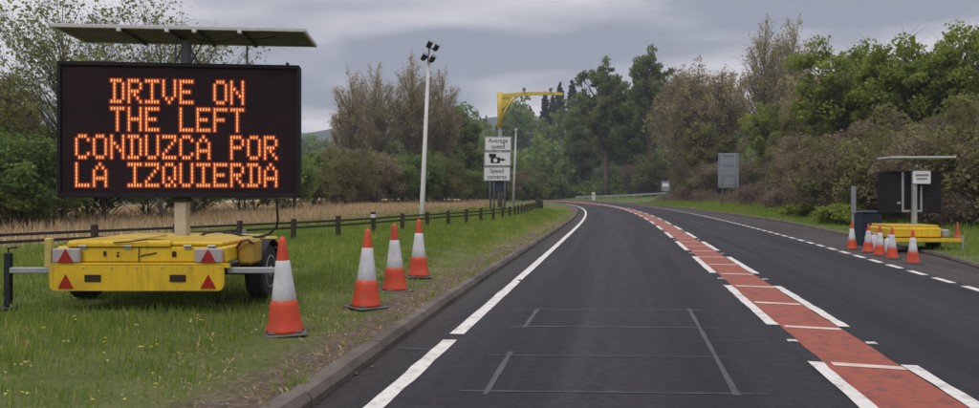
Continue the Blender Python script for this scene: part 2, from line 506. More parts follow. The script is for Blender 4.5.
def link(name, me, parent=None):
    o = bpy.data.objects.new(name, me)
    COL.objects.link(o)
    if parent is not None:
        o.parent = parent
    return o
def empty(name, loc=(0, 0, 0), rz=0.0):
    o = bpy.data.objects.new(name, None)
    o.empty_display_size = 0.2
    COL.objects.link(o)
    o.location = loc
    o.rotation_euler.z = rz
    return o
def tag(o, label=None, cat=None, group=None, kind=None):
    for k, q in (('label', label), ('category', cat), ('group', group), ('kind', kind)):
        if q:
            o[k] = q
    return o
def copy_tree(o, parent=None):
    c = o.copy()
    COL.objects.link(c)
    c.parent = parent
    for ch in list(o.children):
        copy_tree(ch, c)
    return c
def fast_mesh(name, verts, faces, matname, tint=None, uv=None, smooth=False):
    """numpy arrays -> mesh (faces all of one size)"""
    verts = np.asarray(verts, dtype=np.float32); faces = np.asarray(faces, dtype=np.int32)
    me = bpy.data.meshes.new(name)
    nv, (nf, k) = len(verts), faces.shape
    me.vertices.add(nv); me.vertices.foreach_set('co', verts.ravel())
    me.loops.add(nf * k); me.loops.foreach_set('vertex_index', faces.ravel())
    me.polygons.add(nf)
    me.polygons.foreach_set('loop_start', np.arange(0, nf * k, k, dtype=np.int32))
    me.polygons.foreach_set('loop_total', np.full(nf, k, dtype=np.int32))
    if smooth:
        me.polygons.foreach_set('use_smooth', np.ones(nf, dtype=bool))
    if tint is not None:
        a = me.attributes.new('tint', 'FLOAT', 'POINT')
        a.data.foreach_set('value', np.asarray(tint, dtype=np.float32))
    if uv is not None:
        l = me.uv_layers.new(name='road_uv')
        l.data.foreach_set('uv', np.asarray(uv, dtype=np.float32)[faces.ravel()].ravel())
    me.materials.append(MATS[matname])
    me.update(calc_edges=True)
    me.validate()
    return me
def text_mesh(body, size, extrude=0.004):
    cu = bpy.data.curves.new('lettering', 'FONT')
    cu.body = body; cu.size = size; cu.extrude = extrude
    cu.align_x = 'CENTER'; cu.align_y = 'CENTER'; cu.space_line = 0.85
    o = bpy.data.objects.new('lettering_source', cu)
    COL.objects.link(o)
    bpy.context.view_layer.update()
    dg = bpy.context.evaluated_depsgraph_get()
    me = bpy.data.meshes.new_from_object(o.evaluated_get(dg))
    bpy.data.objects.remove(o)
    bpy.data.curves.remove(cu)
    return me

# ------------------------------------------------------------------ road alignment
H_S = [-30, 20, 35, 50, 65, 80, 95, 110, 125, 140, 160, 180, 200, 240, 340]
H_A = [.172, .172, .160, .140, .112, .078, .042, .014, -.03, -.10, -.24, -.40, -.55, -.82, -1.2]
ss = np.arange(-30, 320.01, 0.5)
hh = np.interp(ss, H_S, H_A)
hh = np.convolve(np.pad(hh, 10, mode='edge'), np.ones(21) / 21, mode='valid')
px_ = np.concatenate([[0], np.cumsum(np.sin(hh[:-1]) * 0.5)])
py_ = np.concatenate([[0], np.cumsum(np.cos(hh[:-1]) * 0.5)])
i0 = np.argmin(abs(ss - 6.7))
px_ += 3.33 - px_[i0]
py_ += 6.66 - py_[i0]
def P(s, o=0.0):
    """point at distance s along the hatch strip, o metres to the right of it"""
    x, y, h = np.interp(s, ss, px_), np.interp(s, ss, py_), np.interp(s, ss, hh)
    return x + np.cos(h) * o, y - np.sin(h) * o
def near(x, y):
    d = (px_ - x) ** 2 + (py_ - y) ** 2
    i = int(np.argmin(d))
    h = hh[i]
    return ss[i], (x - px_[i]) * math.cos(h) - (y - py_[i]) * math.sin(h)
LEDGE = lambda s: np.interp(s, [5, 25, 60], [-3.90, -4.05, -4.10])
REDGE = lambda s: np.interp(s, [8, 25, 40, 60], [3.38, 3.66, 3.75, 3.8])
KERB_L = lambda s: LEDGE(s) - np.interp(s, [5, 9, 14], [0.46, 0.55, 0.60])
KERB_R = lambda s: np.interp(s, [-30, 9, 12, 15.5, 19.5, 28, 42, 55, 80, 330], [4.35, 4.4, 4.6, 4.95, 5.45, 5.95, 6.5, 6.25, 5.9, 5.9])
L_D = [0.0, 0.9, 2.4, 7, 20, 40, 58]
L_Z = [0.11, 0.12, 0.215, 0.23, 0.30, 0.36, -0.2]
R_D = [0.0, 0.5, 3, 8, 15, 40, 60]
R_Z = [0.075, 0.085, 0.16, 0.50, 1.1, 1.8, -0.3]
def gz(x, y):
    s, o = near(x, y)
    a, b = float(KERB_L(s)) - 0.14, float(KERB_R(s)) + 0.12
    if o < a:
        return float(np.interp(a - o, L_D, L_Z))
    if o > b:
        return float(np.interp(o - b, R_D, R_Z))
    return 0.0
def at(px, Y, z=None):
    """a photo column at a known distance -> ground point"""
    x = (px - CX) / F * Y
    return Vector((x, Y, gz(x, Y) if z is None else z))

# ------------------------------------------------------------------ setting: ground, road, verges, hills
g = MB()
g.add([(-2200, -850, -0.35), (2200, -850, -0.35), (2200, 1450, -0.35), (-2200, 1450, -0.35)], [(0, 1, 2, 3)])
tag(g.build('ground', 'field_ground'), kind='structure')

def ribbon(name, s_arr, off_fns, zs, matname, uvoff=None):
    """strip mesh along the road: columns are offset functions, zs heights"""
    nS, nO = len(s_arr), len(off_fns)
    V = np.zeros((nS, nO, 3)); U = np.zeros((nS, nO, 2))
    for j, fn in enumerate(off_fns):
        o = fn(s_arr) if callable(fn) else np.full(nS, fn)
        X, Y = P(s_arr, o)
        V[:, j, 0], V[:, j, 1] = X, Y
        V[:, j, 2] = zs[j](s_arr) if callable(zs[j]) else zs[j]
        U[:, j, 0] = o if uvoff is None else uvoff[j]
        U[:, j, 1] = s_arr
    idx = np.arange(nS * nO).reshape(nS, nO)
    Fc = np.stack([idx[:-1, :-1], idx[:-1, 1:], idx[1:, 1:], idx[1:, :-1]], -1).reshape(-1, 4)
    return fast_mesh(name, V.reshape(-1, 3), Fc, matname, uv=U.reshape(-1, 2), smooth=True)

s_road = np.concatenate([np.arange(-30, 120, 1.0), np.arange(120, 318, 2.0)])
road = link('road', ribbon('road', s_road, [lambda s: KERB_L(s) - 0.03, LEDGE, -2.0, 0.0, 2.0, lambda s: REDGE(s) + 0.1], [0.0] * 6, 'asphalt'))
tag(road, kind='structure')
lay = link('lay_by', ribbon('lay_by', s_road, [lambda s: REDGE(s) + 0.1, lambda s: KERB_R(s) + 0.03], [0.0, 0.0], 'asphalt_old'))
tag(lay, kind='structure')

def wavy(zb, amp, seed):
    rng = np.random.default_rng(seed)
    tab = rng.normal(0, amp, 700)
    return lambda s: zb + np.interp(s, np.arange(-31, 669, 1.0), tab)
dl = [0, 0.25, 0.6, 0.9, 1.5, 2.4, 4, 7, 10, 14, 20, 30, 40, 58]
vl = link('left_verge', ribbon('left_verge', s_road, [(lambda s, d=d: KERB_L(s) - 0.14 - d) for d in dl],
          [wavy(float(np.interp(d, L_D, L_Z)) - (0.012 if d == 0 else 0), 0.0 if d == 0 else 0.010 + 0.0008 * d, i) for i, d in enumerate(dl)], 'verge_left', uvoff=dl))
tag(vl, kind='structure')
dr = [0, 0.5, 1.5, 3, 5, 8, 11, 15, 25, 40, 60]
vr = link('right_verge', ribbon('right_verge', s_road, [(lambda s, d=d: KERB_R(s) + 0.12 + d) for d in dr],
          [wavy(float(np.interp(d, R_D, R_Z)) - (0.010 if d == 0 else 0), 0.0 if d == 0 else 0.010 + 0.003 * d, 40 + i) for i, d in enumerate(dr)], 'verge_right', uvoff=dr))
tag(vr, kind='structure')

# kerb stones, laid end to end
def kerb(name, fn, sgn, width, hgt, s0, s1, label_far):
    k = empty(name)
    tag(k, kind='structure')
    L = 0.915
    mbs = []
    for v_ in range(3):
        rr = random.Random(v_)
        b = MB()
        prof = [(0, -0.05), (0, hgt * 0.45), (sgn * width * 0.22, hgt), (sgn * width, hgt), (sgn * width, -0.05)]
        if sgn > 0:
            pass
        n = 5
        ch = 0.022
        secs = [(-L / 2, 0.90), (-L / 2 + ch, 1.0), (L / 2 - ch, 1.0), (L / 2, 0.90)]
        vs = []
        for (yy, q) in secs:
            for (a, z) in prof:
                jz = rr.uniform(-0.004, 0.004)
                vs.append((a * (2 - q) if a == 0 else a, yy, z * q + jz))
        fs = []
        for i in range(3):
            for j in range(n - 1):
                fs.append((i * n + j, i * n + j + 1, (i + 1) * n + j + 1, (i + 1) * n + j))
        fs += [tuple(range(n)), tuple(range(3 * n, 4 * n))]
        b.add(vs, fs)
        me = bpy.data.meshes.new('kerb_stone')
        me.from_pydata(b.v, [], b.f); me.materials.append(MATS['kerb']); me.update()
        mbs.append(me)
    s = s0
    i = 0
    while s < s1 and i < 120:
        o = float(fn(s))
        x, y = P(s, o)
        x1, y1 = P(s + 0.4, float(fn(s + 0.4)))
        st = link('kerb_stone', mbs[random.randrange(3)], k)
        st.location = (x, y, random.uniform(-0.004, 0.004))
        st.rotation_euler.z = -math.atan2(x1 - x, y1 - y) + random.uniform(-.004, .004)
        s += L + 0.006
        i += 1
    far = np.arange(s - L / 2, 300, 2.0)
    fr = link('kerb_run', ribbon('kerb_run', far, [fn, lambda q: fn(q) + sgn * width * .2, lambda q: fn(q) + sgn * width, lambda q: fn(q) + sgn * width * 1.01],
              [-0.03, hgt, hgt, -0.05], 'kerb'), k)
    tag(fr, kind='stuff')
kerb('left_kerb', KERB_L, -1, 0.17, 0.115, -6, 95, '')
kerb('right_kerb', KERB_R, 1, 0.13, 0.08, -6, 95, '')

# painted markings: sheets 4 mm apart
def quad_strip(name, s0, s1, o0, o1, z, matname, parent, seg=None, slant=0.0, rag=0.005):
    n = seg or max(1, int((s1 - s0) / 1.5))
    b = MB()
    for i in range(n + 1):
        s = s0 + (s1 - s0) * i / n
        a = o0(s) if callable(o0) else o0
        c = o1(s) if callable(o1) else o1
        a = float(a) + random.gauss(0, rag); c = float(c) + random.gauss(0, rag); e1, e2 = ((random.gauss(0, rag * 1.5), random.gauss(0, rag * 1.5)) if i in (0, n) else (0, 0))
        xa, ya = P(s + e1, a); xc, yc = P(s - slant + e2, c)
        b.v += [(xa, ya, z), (xc, yc, z)]
    for i in range(n):
        b.f.append((2 * i, 2 * i + 1, 2 * i + 3, 2 * i + 2)); b.m.append(0)
    return b.build(name, matname, parent)
def edge_o(d):
    return lambda s: LEDGE(s) + d
quad_strip('edge_line', -20, 7.17, edge_o(-.075), edge_o(.075), 0.006, 'white_paint', road, seg=110)
quad_strip('edge_line', 7.52, 300, edge_o(-.075), edge_o(.075), 0.006, 'white_paint', road, seg=600)
WIDE = lambda q: float(np.interp(q, [88, 150], [0.0, 1.5]))        # the hatched strip widens through the bend
quad_strip('red_surfacing', -20, 300, lambda q: -0.325 - WIDE(q), lambda q: 0.325 + WIDE(q), 0.004, 'red_surface', road, seg=700, rag=0.008)
HW = 0.395
S0 = 6.72          # far end of the dash nearest the camera
for i in range(-4, 46):
    e = S0 + i * 5.86
    for sgn in (-1, 1):
        quad_strip('boundary_dash', e - 3.86, e, lambda q, g=sgn: g * (HW + WIDE(q)) - 0.065, lambda q, g=sgn: g * (HW + WIDE(q)) + 0.065, 0.0085, 'white_paint', road, seg=16 if e < 30 else 4)
    if e < 90:
        for sgn in (-1, 1):
            x, y = P(e + 1.0, sgn * (HW - 0.01))
            st = MB()
            st.box(-.05, .05, -.05, .05, -0.002, .010, bev=.006)
            st.box(-.035, .035, -.052, -.02, .004, .017, bev=.005)
            o = st.build('road_stud', 'stud_white', road)
            o.location = (x, y, 0.006); o.rotation_euler.z = -float(np.interp(e, ss, hh))
for i in range(-10, 120):
    s = S0 - 0.12 + i * 1.953
    q = random.uniform(-.02, .02)
    quad_strip('hatch_bar', s, s + 0.13, -0.285 + q, 0.30 + q, 0.0085, 'bar_paint', road, seg=1, slant=0.09)
for i in range(-8, 170):
    s = 12.3 + i * 1.29
    if s > 150:
        break
    quad_strip('lay_by_dash', s, s + 0.84, lambda q: REDGE(q) - .07, lambda q: REDGE(q) + .07, 0.006, 'white_paint', road, seg=1)
quad_strip('far_edge_line', 150, 300, lambda q: REDGE(q) - .05, lambda q: REDGE(q) + .05, 0.006, 'white_paint', road, seg=70)
# detector loop slots sawn in the lane and sealed
def gp(px, py):
    Y = F * EYE / (py - HY)
    return Vector(((px - CX) / F * Y, Y, 0))
def slot(a, b, wd, matname='cut_seal', z=0.004, name='loop_slot'):
    a, b = gp(*a), gp(*b)
    d = (b - a).normalized(); n = Vector((-d.y, d.x, 0)) * wd / 2
    m_ = MB()
    N = 14
    for i in range(N + 1):
        p = a.lerp(b, i / N)
        j = 0.75 + 0.5 * random.random()
        m_.v += [tuple(p + n * j + Vector((0, 0, z))), tuple(p - n * j + Vector((0, 0, z)))]
    for i in range(N):
        m_.f.append((2 * i, 2 * i + 1, 2 * i + 3, 2 * i + 2)); m_.m.append(0)
    return m_.build(name, matname, road)
slot((518, 310), (702, 310.5), .05)
slot((538, 309), (524, 328), .05, z=.0046)
slot((511, 326.5), (718, 328.2), .05)
slot((689, 309), (737, 396), .048, z=.0046)
slot((488, 355.5), (728, 357.5), .03)
slot((511, 352), (485, 395), .05, z=.0046)
slot((460, 391), (770, 394.5), .03)
slot((695, 341), (770, 341.5), .022)
slot((400, 348.5), (449, 351), .075, 'cut_dark', z=.0046, name='drain_slot')
# debris in the channel and on the lane
for (a, b_, r_) in ((420, 292, .03), (520, 281, .035), (655, 304, .02), (355, 375, .03), (372, 368, .022)):
    pt = gp(a, b_)
    mm = MB(); mm.lathe([(r_ * .5, 0), (r_, r_ * .3), (r_ * .7, r_ * .7), (r_ * .1, r_ * .8)], 7)
    o = mm.build('stone_chip', 'kerb'); o.location = (pt.x, pt.y, 0.001); o.rotation_euler.z = random.random() * 6
    tag(o, 'small pale stone chip lying on the dark lane', 'stone', 'loose chips on the road')

# hills
def hill(name, matname, x0, x1, y0, y1, nx, ny, fn, label=None):
    X = np.linspace(x0, x1, nx); Y = np.linspace(y0, y1, ny)
    gx, gy = np.meshgrid(X, Y)
    Z = fn(gx, gy)
    idx = np.arange(nx * ny).reshape(ny, nx)
    Fc = np.stack([idx[:-1, :-1], idx[:-1, 1:], idx[1:, 1:], idx[1:, :-1]], -1).reshape(-1, 4)
    o = link(name, fast_mesh(name, np.stack([gx, gy, Z], -1).reshape(-1, 3), Fc, matname, smooth=True))
    tag(o, kind='structure')
    return o
def bank_z(x, y):
    """wooded slope beyond the bend"""
    a = np.clip((y - 172 - 0.25 * np.clip(x, -400, 0) * -0.2) / 110, 0, 1)
    a = a * a * (3 - 2 * a)
    sx_ = np.clip((x + 150) / 90, 0, 1)
    edge = np.clip((y - 168) / 12, 0, 1)
    return -0.6 + edge * (0.5 + (18 + 5 * np.sin(x * .013) + 3 * np.sin(x * .041 + 1) + 1.5 * np.sin(y * .05 + x * .02)) * a * sx_)
hill('wooded_hill', 'hill_near', -260, 330, 168, 420, 60, 34, bank_z)
def far_z(x, y):
    rid = 112 + 30 * np.sin(x * .0025 + 0.6) + 15 * np.sin(x * .0095 + 1.0) + 6 * np.sin(x * .029)
    rid = rid * np.clip(1.30 - (x + 700) / 1200 * 0.9, 0.35, 1.32)
    a = np.clip((y - 680) / 400, 0, 1)
    return -2 + rid * a * a * (3 - 2 * a)
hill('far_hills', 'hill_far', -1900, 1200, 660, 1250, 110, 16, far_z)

# ------------------------------------------------------------------ trees
def leaf_cloud(rng, centers, radii, per, size, flat=0.8, aspect=1.5):
    C = np.repeat(centers, per, axis=0)
    Rr = np.repeat(radii, per)
    N = len(C)
    d = rng.normal(size=(N, 3)); d /= np.linalg.norm(d, axis=1, keepdims=True)
    r = rng.random(N) ** 0.5
    pos = C + d * (r * Rr)[:, None] * np.array([1, 1, flat])
    n = rng.normal(size=(N, 3)) + np.array([0, 0, 0.5]); n /= np.linalg.norm(n, axis=1, keepdims=True)
    a = np.cross(n, rng.normal(size=(N, 3))); a /= np.linalg.norm(a, axis=1, keepdims=True)
    b = np.cross(n, a)
    sz = size * rng.uniform(0.55, 1.35, N)[:, None]
    V = np.stack([pos - a * sz * aspect * .5, pos + b * sz * .5, pos + a * sz * aspect * .5, pos - b * sz * .5], 1).reshape(-1, 3)
    Fc = np.arange(N * 4).reshape(N, 4)
    ct = np.repeat(rng.uniform(0.25, 0.75, len(centers)), per)
    tint = np.clip(ct + rng.normal(0, 0.14, N), 0, 1)
    return V, Fc, np.repeat(tint, 4)

TREES = {}
def proto_tree(key, seed, H, Rc, base, ncl, per, lsize, leafmat, barkmat='bark', trunk_r=None, clr=0.26, shape='round', twigs=5, lean=0.0, stems=1):
    rng = np.random.default_rng(seed)
    rd = random.Random(seed)
    ph = rng.uniform(0, 6.28, 6)
    cs = []
    while len(cs) < ncl:
        d = rng.normal(size=3); d /= np.linalg.norm(d)
        th = math.atan2(d[1], d[0])
        env = 0.80 + 0.16 * math.sin(2 * th + ph[0] + 2 * d[2]) + 0.14 * math.sin(3 * th + ph[1] - 3 * d[2]) + 0.12 * math.sin(5 * d[2] + ph[2])
        r = min(rng.random() ** 0.42 * env, .97)
        zr = d[2] * r
        w_ = 1.0
        if shape == 'cone':
            w_ = max(0.05, 0.5 - 0.5 * zr) * 1.5
        elif shape == 'tall':
            w_ = 1.0 - 0.25 * max(0, zr)
        zz = H * (base + 1) / 2 + zr * H * (1 - base) / 2
        cs.append((d[0] * r * Rc * w_, d[1] * r * Rc * w_, zz))
    cs = np.array(cs)
    for _ in range(6):                                  # draw stray clumps back to the crown
        dd = np.linalg.norm(cs[:, None] - cs[None], axis=2)
        lone = (dd < Rc * .42).sum(1) < 5
        cs[lone] += (np.array([0, 0, H * (base + 1) / 2]) - cs[lone]) * .16
    rad = Rc * clr * rng.uniform(0.6, 1.25, ncl)
    if shape == 'cone':
        rad *= np.clip(1.35 - cs[:, 2] / H, 0.25, 1)
    V, Fc, T = leaf_cloud(rng, cs, rad, per, lsize, 1.8 if shape == 'tall' else .8)
    keep = V.reshape(-1, 4, 3)[:, :, 2].min(axis=1) > 0.03
    Vq = V.reshape(-1, 4, 3)[keep]; Tq = T.reshape(-1, 4)[keep]
    crown = fast_mesh('crown', Vq.reshape(-1, 3), np.arange(len(Vq) * 4).reshape(-1, 4), leafmat, tint=Tq.ravel())
    tr = trunk_r or H * 0.022
    b = MB()
    tops = []
    for st in range(stems):
        bx, by = (0, 0) if stems == 1 else (rd.uniform(-.25, .25) * Rc, rd.uniform(-.25, .25) * Rc)
        tx, ty = (rd.uniform(-.06, .06) * H + bx, rd.uniform(-.06, .06) * H + by)
        pts, rs = [], []
        for i in range(8):
            q = i / 7
            pts.append(Vector((bx + (tx - bx) * q + math.sin(q * 5 + ph[3]) * .012 * H, by + (ty - by) * q + math.sin(q * 4 + ph[4]) * .012 * H, -0.15 + q * (H * 0.86 + .15))))
            rs.append(tr * (1.25 if i == 0 else 1.0) * (1 - 0.86 * q) / math.sqrt(stems))
        b.tube(pts, rs, 8)
        tops.append(pts)
    for i in range(ncl):
        pts = tops[i % stems]
        c = Vector(cs[i])
        hd = math.hypot(c.x, c.y)
        z0 = max(H * base * rd.uniform(.45, .8), c.z - hd * rd.uniform(.5, 1.1) - .08 * H)
        z0 = min(z0, H * .8)
        q = min(6.99, max(0, z0 / (H * .86) * 7))
        k = int(q)
        a = pts[k].lerp(pts[k + 1], q - k)
        mid = a.lerp(c, .5) + Vector((rd.uniform(-.1, .1) * hd, rd.uniform(-.1, .1) * hd, rd.uniform(-.02, .10) * hd))
        r0 = max(0.012, tr * .34 * (1 - .6 * z0 / H))
        b.tube([a, mid, c], [r0, r0 * .6, r0 * .25], 5, cap=False)
        for _ in range(twigs):
            e = c + Vector((rd.gauss(0, 1), rd.gauss(0, 1), rd.gauss(.35, .8))) * float(rad[i]) * .75
            b.tube([mid.lerp(c, rd.uniform(.3, 1)), c.lerp(e, .5) + Vector((0, 0, .03 * Rc)), e], [r0 * .28, r0 * .2, r0 * .07], 3, cap=False)
    me = bpy.data.meshes.new('trunk')
    me.from_pydata(b.v, [], b.f)
    me.materials.append(MATS[barkmat])
    me.polygons.foreach_set('use_smooth', [True] * len(me.polygons))
    me.update()
    TREES[key] = (me, crown, H)
def plant(name, key, loc, height, label, cat, group=None, width=1.0, rz=None, crownname='crown', trunkname='trunk'):
    me, cr, H = TREES[key]
    r = empty(name, (loc[0], loc[1], loc[2] - 0.03), random.uniform(0, 6.28) if rz is None else rz)
    k = height / H
    r.scale = (k * width, k * width, k)
    link(trunkname, me, r)
    link(crownname, cr, r)
    return tag(r, label, cat, group)

proto_tree('green_a', 11, 12, 4.6, .22, 150, 120, .17, 'leaf_green', clr=.17, twigs=6)
proto_tree('green_b', 12, 12, 4.2, .18, 150, 120, .17, 'leaf_green', clr=.17, twigs=6)
proto_tree('dark_a', 13, 14, 5.0, .15, 120, 170, .30, 'leaf_dark', clr=.20)
proto_tree('dark_b', 14, 14, 4.4, .12, 150, 110, .26, 'leaf_mid', clr=.19)
proto_tree('brown_a', 15, 16, 5.0, .18, 210, 62, .18, 'leaf_brown', 'bark_pale', clr=.18, shape='tall', twigs=7)
proto_tree('brown_b', 16, 16, 4.2, .22, 200, 54, .17, 'leaf_brown', 'bark_pale', clr=.18, shape='tall', twigs=7)
proto_tree('bare_a', 17, 20, 4.6, .26, 240, 32, .15, 'leaf_brown', 'bark_pale', clr=.17, trunk_r=.3, shape='tall', twigs=9)
proto_tree('olive_a', 18, 14, 4.6, .15, 130, 120, .24, 'leaf_olive', clr=.20, twigs=6)
proto_tree('pale_a', 19, 9, 4.6, .25, 150, 34, .085, 'leaf_pale', 'bark', clr=.15, twigs=6, trunk_r=.075)
proto_tree('tall_green', 20, 24, 5.5, .22, 200, 70, .34, 'leaf_mid', clr=.17, twigs=4)
proto_tree('conifer', 21, 18, 3.4, .08, 130, 90, .42, 'needle', clr=.22, shape='cone', twigs=2)
proto_tree('bush_green', 31, 3.4, 2.1, .02, 84, 130, .086, 'leaf_dark', clr=.23, twigs=4, stems=3, trunk_r=.05)
proto_tree('bush_olive', 32, 3.4, 2.2, .02, 84, 120, .085, 'leaf_hedge', clr=.21, twigs=6, stems=3, trunk_r=.05)
proto_tree('bush_brown', 33, 3.2, 2.2, .02, 90, 100, .076, 'leaf_thicket', clr=.23, twigs=9, stems=4, trunk_r=.05)
proto_tree('bush_russet', 34, 1.7, 1.5, .0, 50, 46, .07, 'leaf_russet', 'bark_pale', clr=.30, twigs=14, stems=5, trunk_r=.03)
proto_tree('bush_bright', 35, 1.0, 1.0, .0, 36, 100, .075, 'leaf_green', clr=.3, twigs=3, stems=3, trunk_r=.02)

# left of the road
plant('leafing_tree', 'pale_a', at(62, 31), 10.6, 'sparse young tree in pale new leaf behind the lit message board', 'tree', width=1.1, rz=.8)
plant('leafing_tree', 'pale_a', at(165, 33), 10.0, 'second sparse pale tree, its top showing above the solar panel', 'tree', width=1.0, rz=2.9)
lb = [(-6, 26.5, 4.0, 'bush_green', 'dark leafy bush nearest the left picture edge, in front of the hedge'), (34, 27.5, 3.6, 'bush_green', 'dark leafy bush touching the left end of the lit board, in front of the hedge'), (-40, 28, 4.3, 'bush_green', 'dark hedge bush cut by the left picture edge'), (18, 30, 4.6, 'bush_olive', 'olive hedge bush near the left picture edge, left of the board'), (52, 33, 5.0, 'bush_green', 'dark hedge bush partly hidden by the left end of the lit board'), (100, 36, 4.2, 'bush_green', 'dark hedge bush below the left half of the lit board'), (150, 39, 4.2, 'bush_olive', 'olive hedge bush left of the trailer mast'),
      (200, 43, 4.4, 'bush_green', 'dark hedge bush just right of the trailer mast'), (245, 47, 4.6, 'bush_olive', 'olive hedge bush below the right end of the lit board'), (285, 52, 4.6, 'bush_green', 'dark hedge bush showing at the right end of the lit board')]
for i, (p_, Y, h_, k_, lab_) in enumerate(lb):
    plant('hedge_bush', k_, at(p_, Y), h_, lab_, 'bush', 'bushes in the hedge at the left', width=1.15)
plant('ash_tree', 'olive_a', at(8, 44), 9.0, 'olive tree rising from the hedge at the left picture edge', 'tree', width=.9)
plant('ash_tree', 'dark_a', at(315, 66), 5.4, 'low dark tree just right of the lit message board', 'tree', width=.9)
plant('birch_tree', 'bare_a', at(352, 88), 15.6, 'tall thin-crowned brown tree, leftmost of those left of the white camera pole', 'tree', width=1.0, rz=.4)
plant('birch_tree', 'bare_a', at(378, 92), 17.0, 'tall thin-crowned brown tree midway between message board and white camera pole', 'tree', width=.95, rz=2.2)
plant('birch_tree', 'bare_a', at(414, 94), 18.4, 'tall brown budding tree directly behind the white camera pole', 'tree', width=1.05, rz=1.2)
plant('birch_tree', 'bare_a', at(442, 96), 17.0, 'tall brown budding tree just right of the white camera pole', 'tree', width=.95, rz=3.6)
plant('ash_tree', 'dark_b', at(462, 112), 15.0, 'dark green tree left of the speed camera sign', 'tree', width=.9)
lm = [(318, 62, 4.0, 'bush_olive', 'low olive bush right of the lit board at the field edge'), (345, 70, 5.6, 'bush_olive', 'olive bush below the leftmost thin-crowned brown tree'), (372, 76, 6.2, 'bush_brown', 'front brown bush midway between lit board and white camera pole'), (396, 80, 5.2, 'bush_green', 'dark green bush just left of the white camera pole'), (420, 84, 6.6, 'bush_green', 'dark green bush directly behind the white camera pole'),
      (446, 88, 6.0, 'bush_olive', 'olive bush right of the white camera pole'), (468, 96, 5.0, 'bush_green', 'dark green bush left of the speed camera sign'), (360, 82, 6.8, 'bush_brown', 'tall brown bush at the foot of the leftmost thin-crowned tree'), (405, 92, 7.4, 'bush_olive', 'tall olive bush rising behind the white camera pole'), (440, 98, 8.0, 'bush_green', 'tall dark green bush right of the white camera pole, set back'), (335, 80, 7.0, 'bush_brown', 'tall brown bush behind the low olive bush right of the lit board')]
for (p_, Y, h_, k_, lab_) in lm:
    plant('thicket_bush', k_, at(p_, Y), h_, lab_, 'bush', 'thicket beyond the dry field', width=1.0)
lf = [(492, 112, 5.0, 'bush_olive', 'olive bush behind the speed camera sign plates'), (505, 122, 6.0, 'bush_brown', 'brown bush behind the thin white pole'), (520, 130, 5.0, 'bush_green', 'green bush right of the thin white pole inside the bend'), (478, 120, 8.5, 'bush_olive', 'tall olive bush left of the yellow camera mast'), (530, 140, 6.5, 'bush_olive', 'olive bush at the end of the timber fence'), (508, 138, 9.0, 'bush_green', 'tall green bush behind the yellow camera mast')]
for (p_, Y, h_, k_, lab_) in lf:
    plant('bend_bush', k_, at(p_, Y), h_, lab_, 'bush', 'bushes inside the bend', width=1.15)

# right of the road
plant('oak_tree', 'tall_green', at(606, 166), 33.0, 'tall dark green tree at the head of the bend, leftmost on the right side', 'tree', width=.9)
plant('oak_tree', 'dark_b', at(584, 184), 23.0, 'lower dark green tree at the head of the bend', 'tree', width=.95)
plant('oak_tree', 'tall_green', at(652, 152), 32.5, 'tallest green tree left of the brown trees on the right side', 'tree', width=.8)
plant('oak_tree', 'dark_a', at(632, 166), 25.0, 'broad dark green tree above the far crash barrier', 'tree', width=1.0)
plant('birch_tree', 'brown_a', at(690, 112), 20.6, 'broad brown budding tree above the small far sign', 'tree', width=1.05, rz=.9)
plant('birch_tree', 'brown_b', at(722, 108), 20.8, 'brown budding tree standing over the large grey sign back', 'tree', width=1.0, rz=2.4)
plant('birch_tree', 'brown_a', at(676, 152), 24.5, 'brown budding tree beside the tallest green tree', 'tree', width=.8, rz=4.6)
plant('poplar_tree', 'bare_a', at(768, 96), 22.6, 'tallest nearly bare tree, left one of the pair on the right skyline', 'tree', width=.95, rz=1.1)
plant('poplar_tree', 'bare_a', at(794, 98), 23.0, 'tallest nearly bare tree, right one of the pair on the right skyline', 'tree', width=.9, rz=3.0)
plant('birch_tree', 'brown_b', at(806, 84), 15.5, 'brown budding tree below the pair of bare trees', 'tree', width=1.0, rz=5.0)
plant('ash_tree', 'green_b', at(772, 86), 12.4, 'small fresh green tree just right of the large grey sign back', 'tree', width=.85)
plant('ash_tree', 'green_a', at(846, 56), 12.6, 'bright green tree left of the dark message board trailer', 'tree', width=1.0, rz=.3)
plant('ash_tree', 'green_b', at(905, 50), 12.2, 'bright green tree directly above the dark message board trailer', 'tree', width=1.05, rz=1.9)
plant('ash_tree', 'green_a', at(962, 47), 11.2, 'bright green tree cut by the right picture edge', 'tree', width=.95, rz=4.0)
plant('ash_tree', 'olive_a', at(1030, 42), 9.8, 'olive tree beyond the right picture edge', 'tree', width=1.0)
plant('ash_tree', 'olive_a', at(878, 66), 13.8, 'olive tree between the bright green trees, set back', 'tree', width=.9, rz=.7)
plant('ash_tree', 'olive_a', at(806, 74), 10.4, 'olive tree rising from the brown hedge right of the large sign', 'tree', width=1.0, rz=2.7)
plant('ash_tree', 'olive_a', at(708, 100), 11.5, 'olive tree directly behind the large grey sign back', 'tree', width=1.1, rz=3.7)
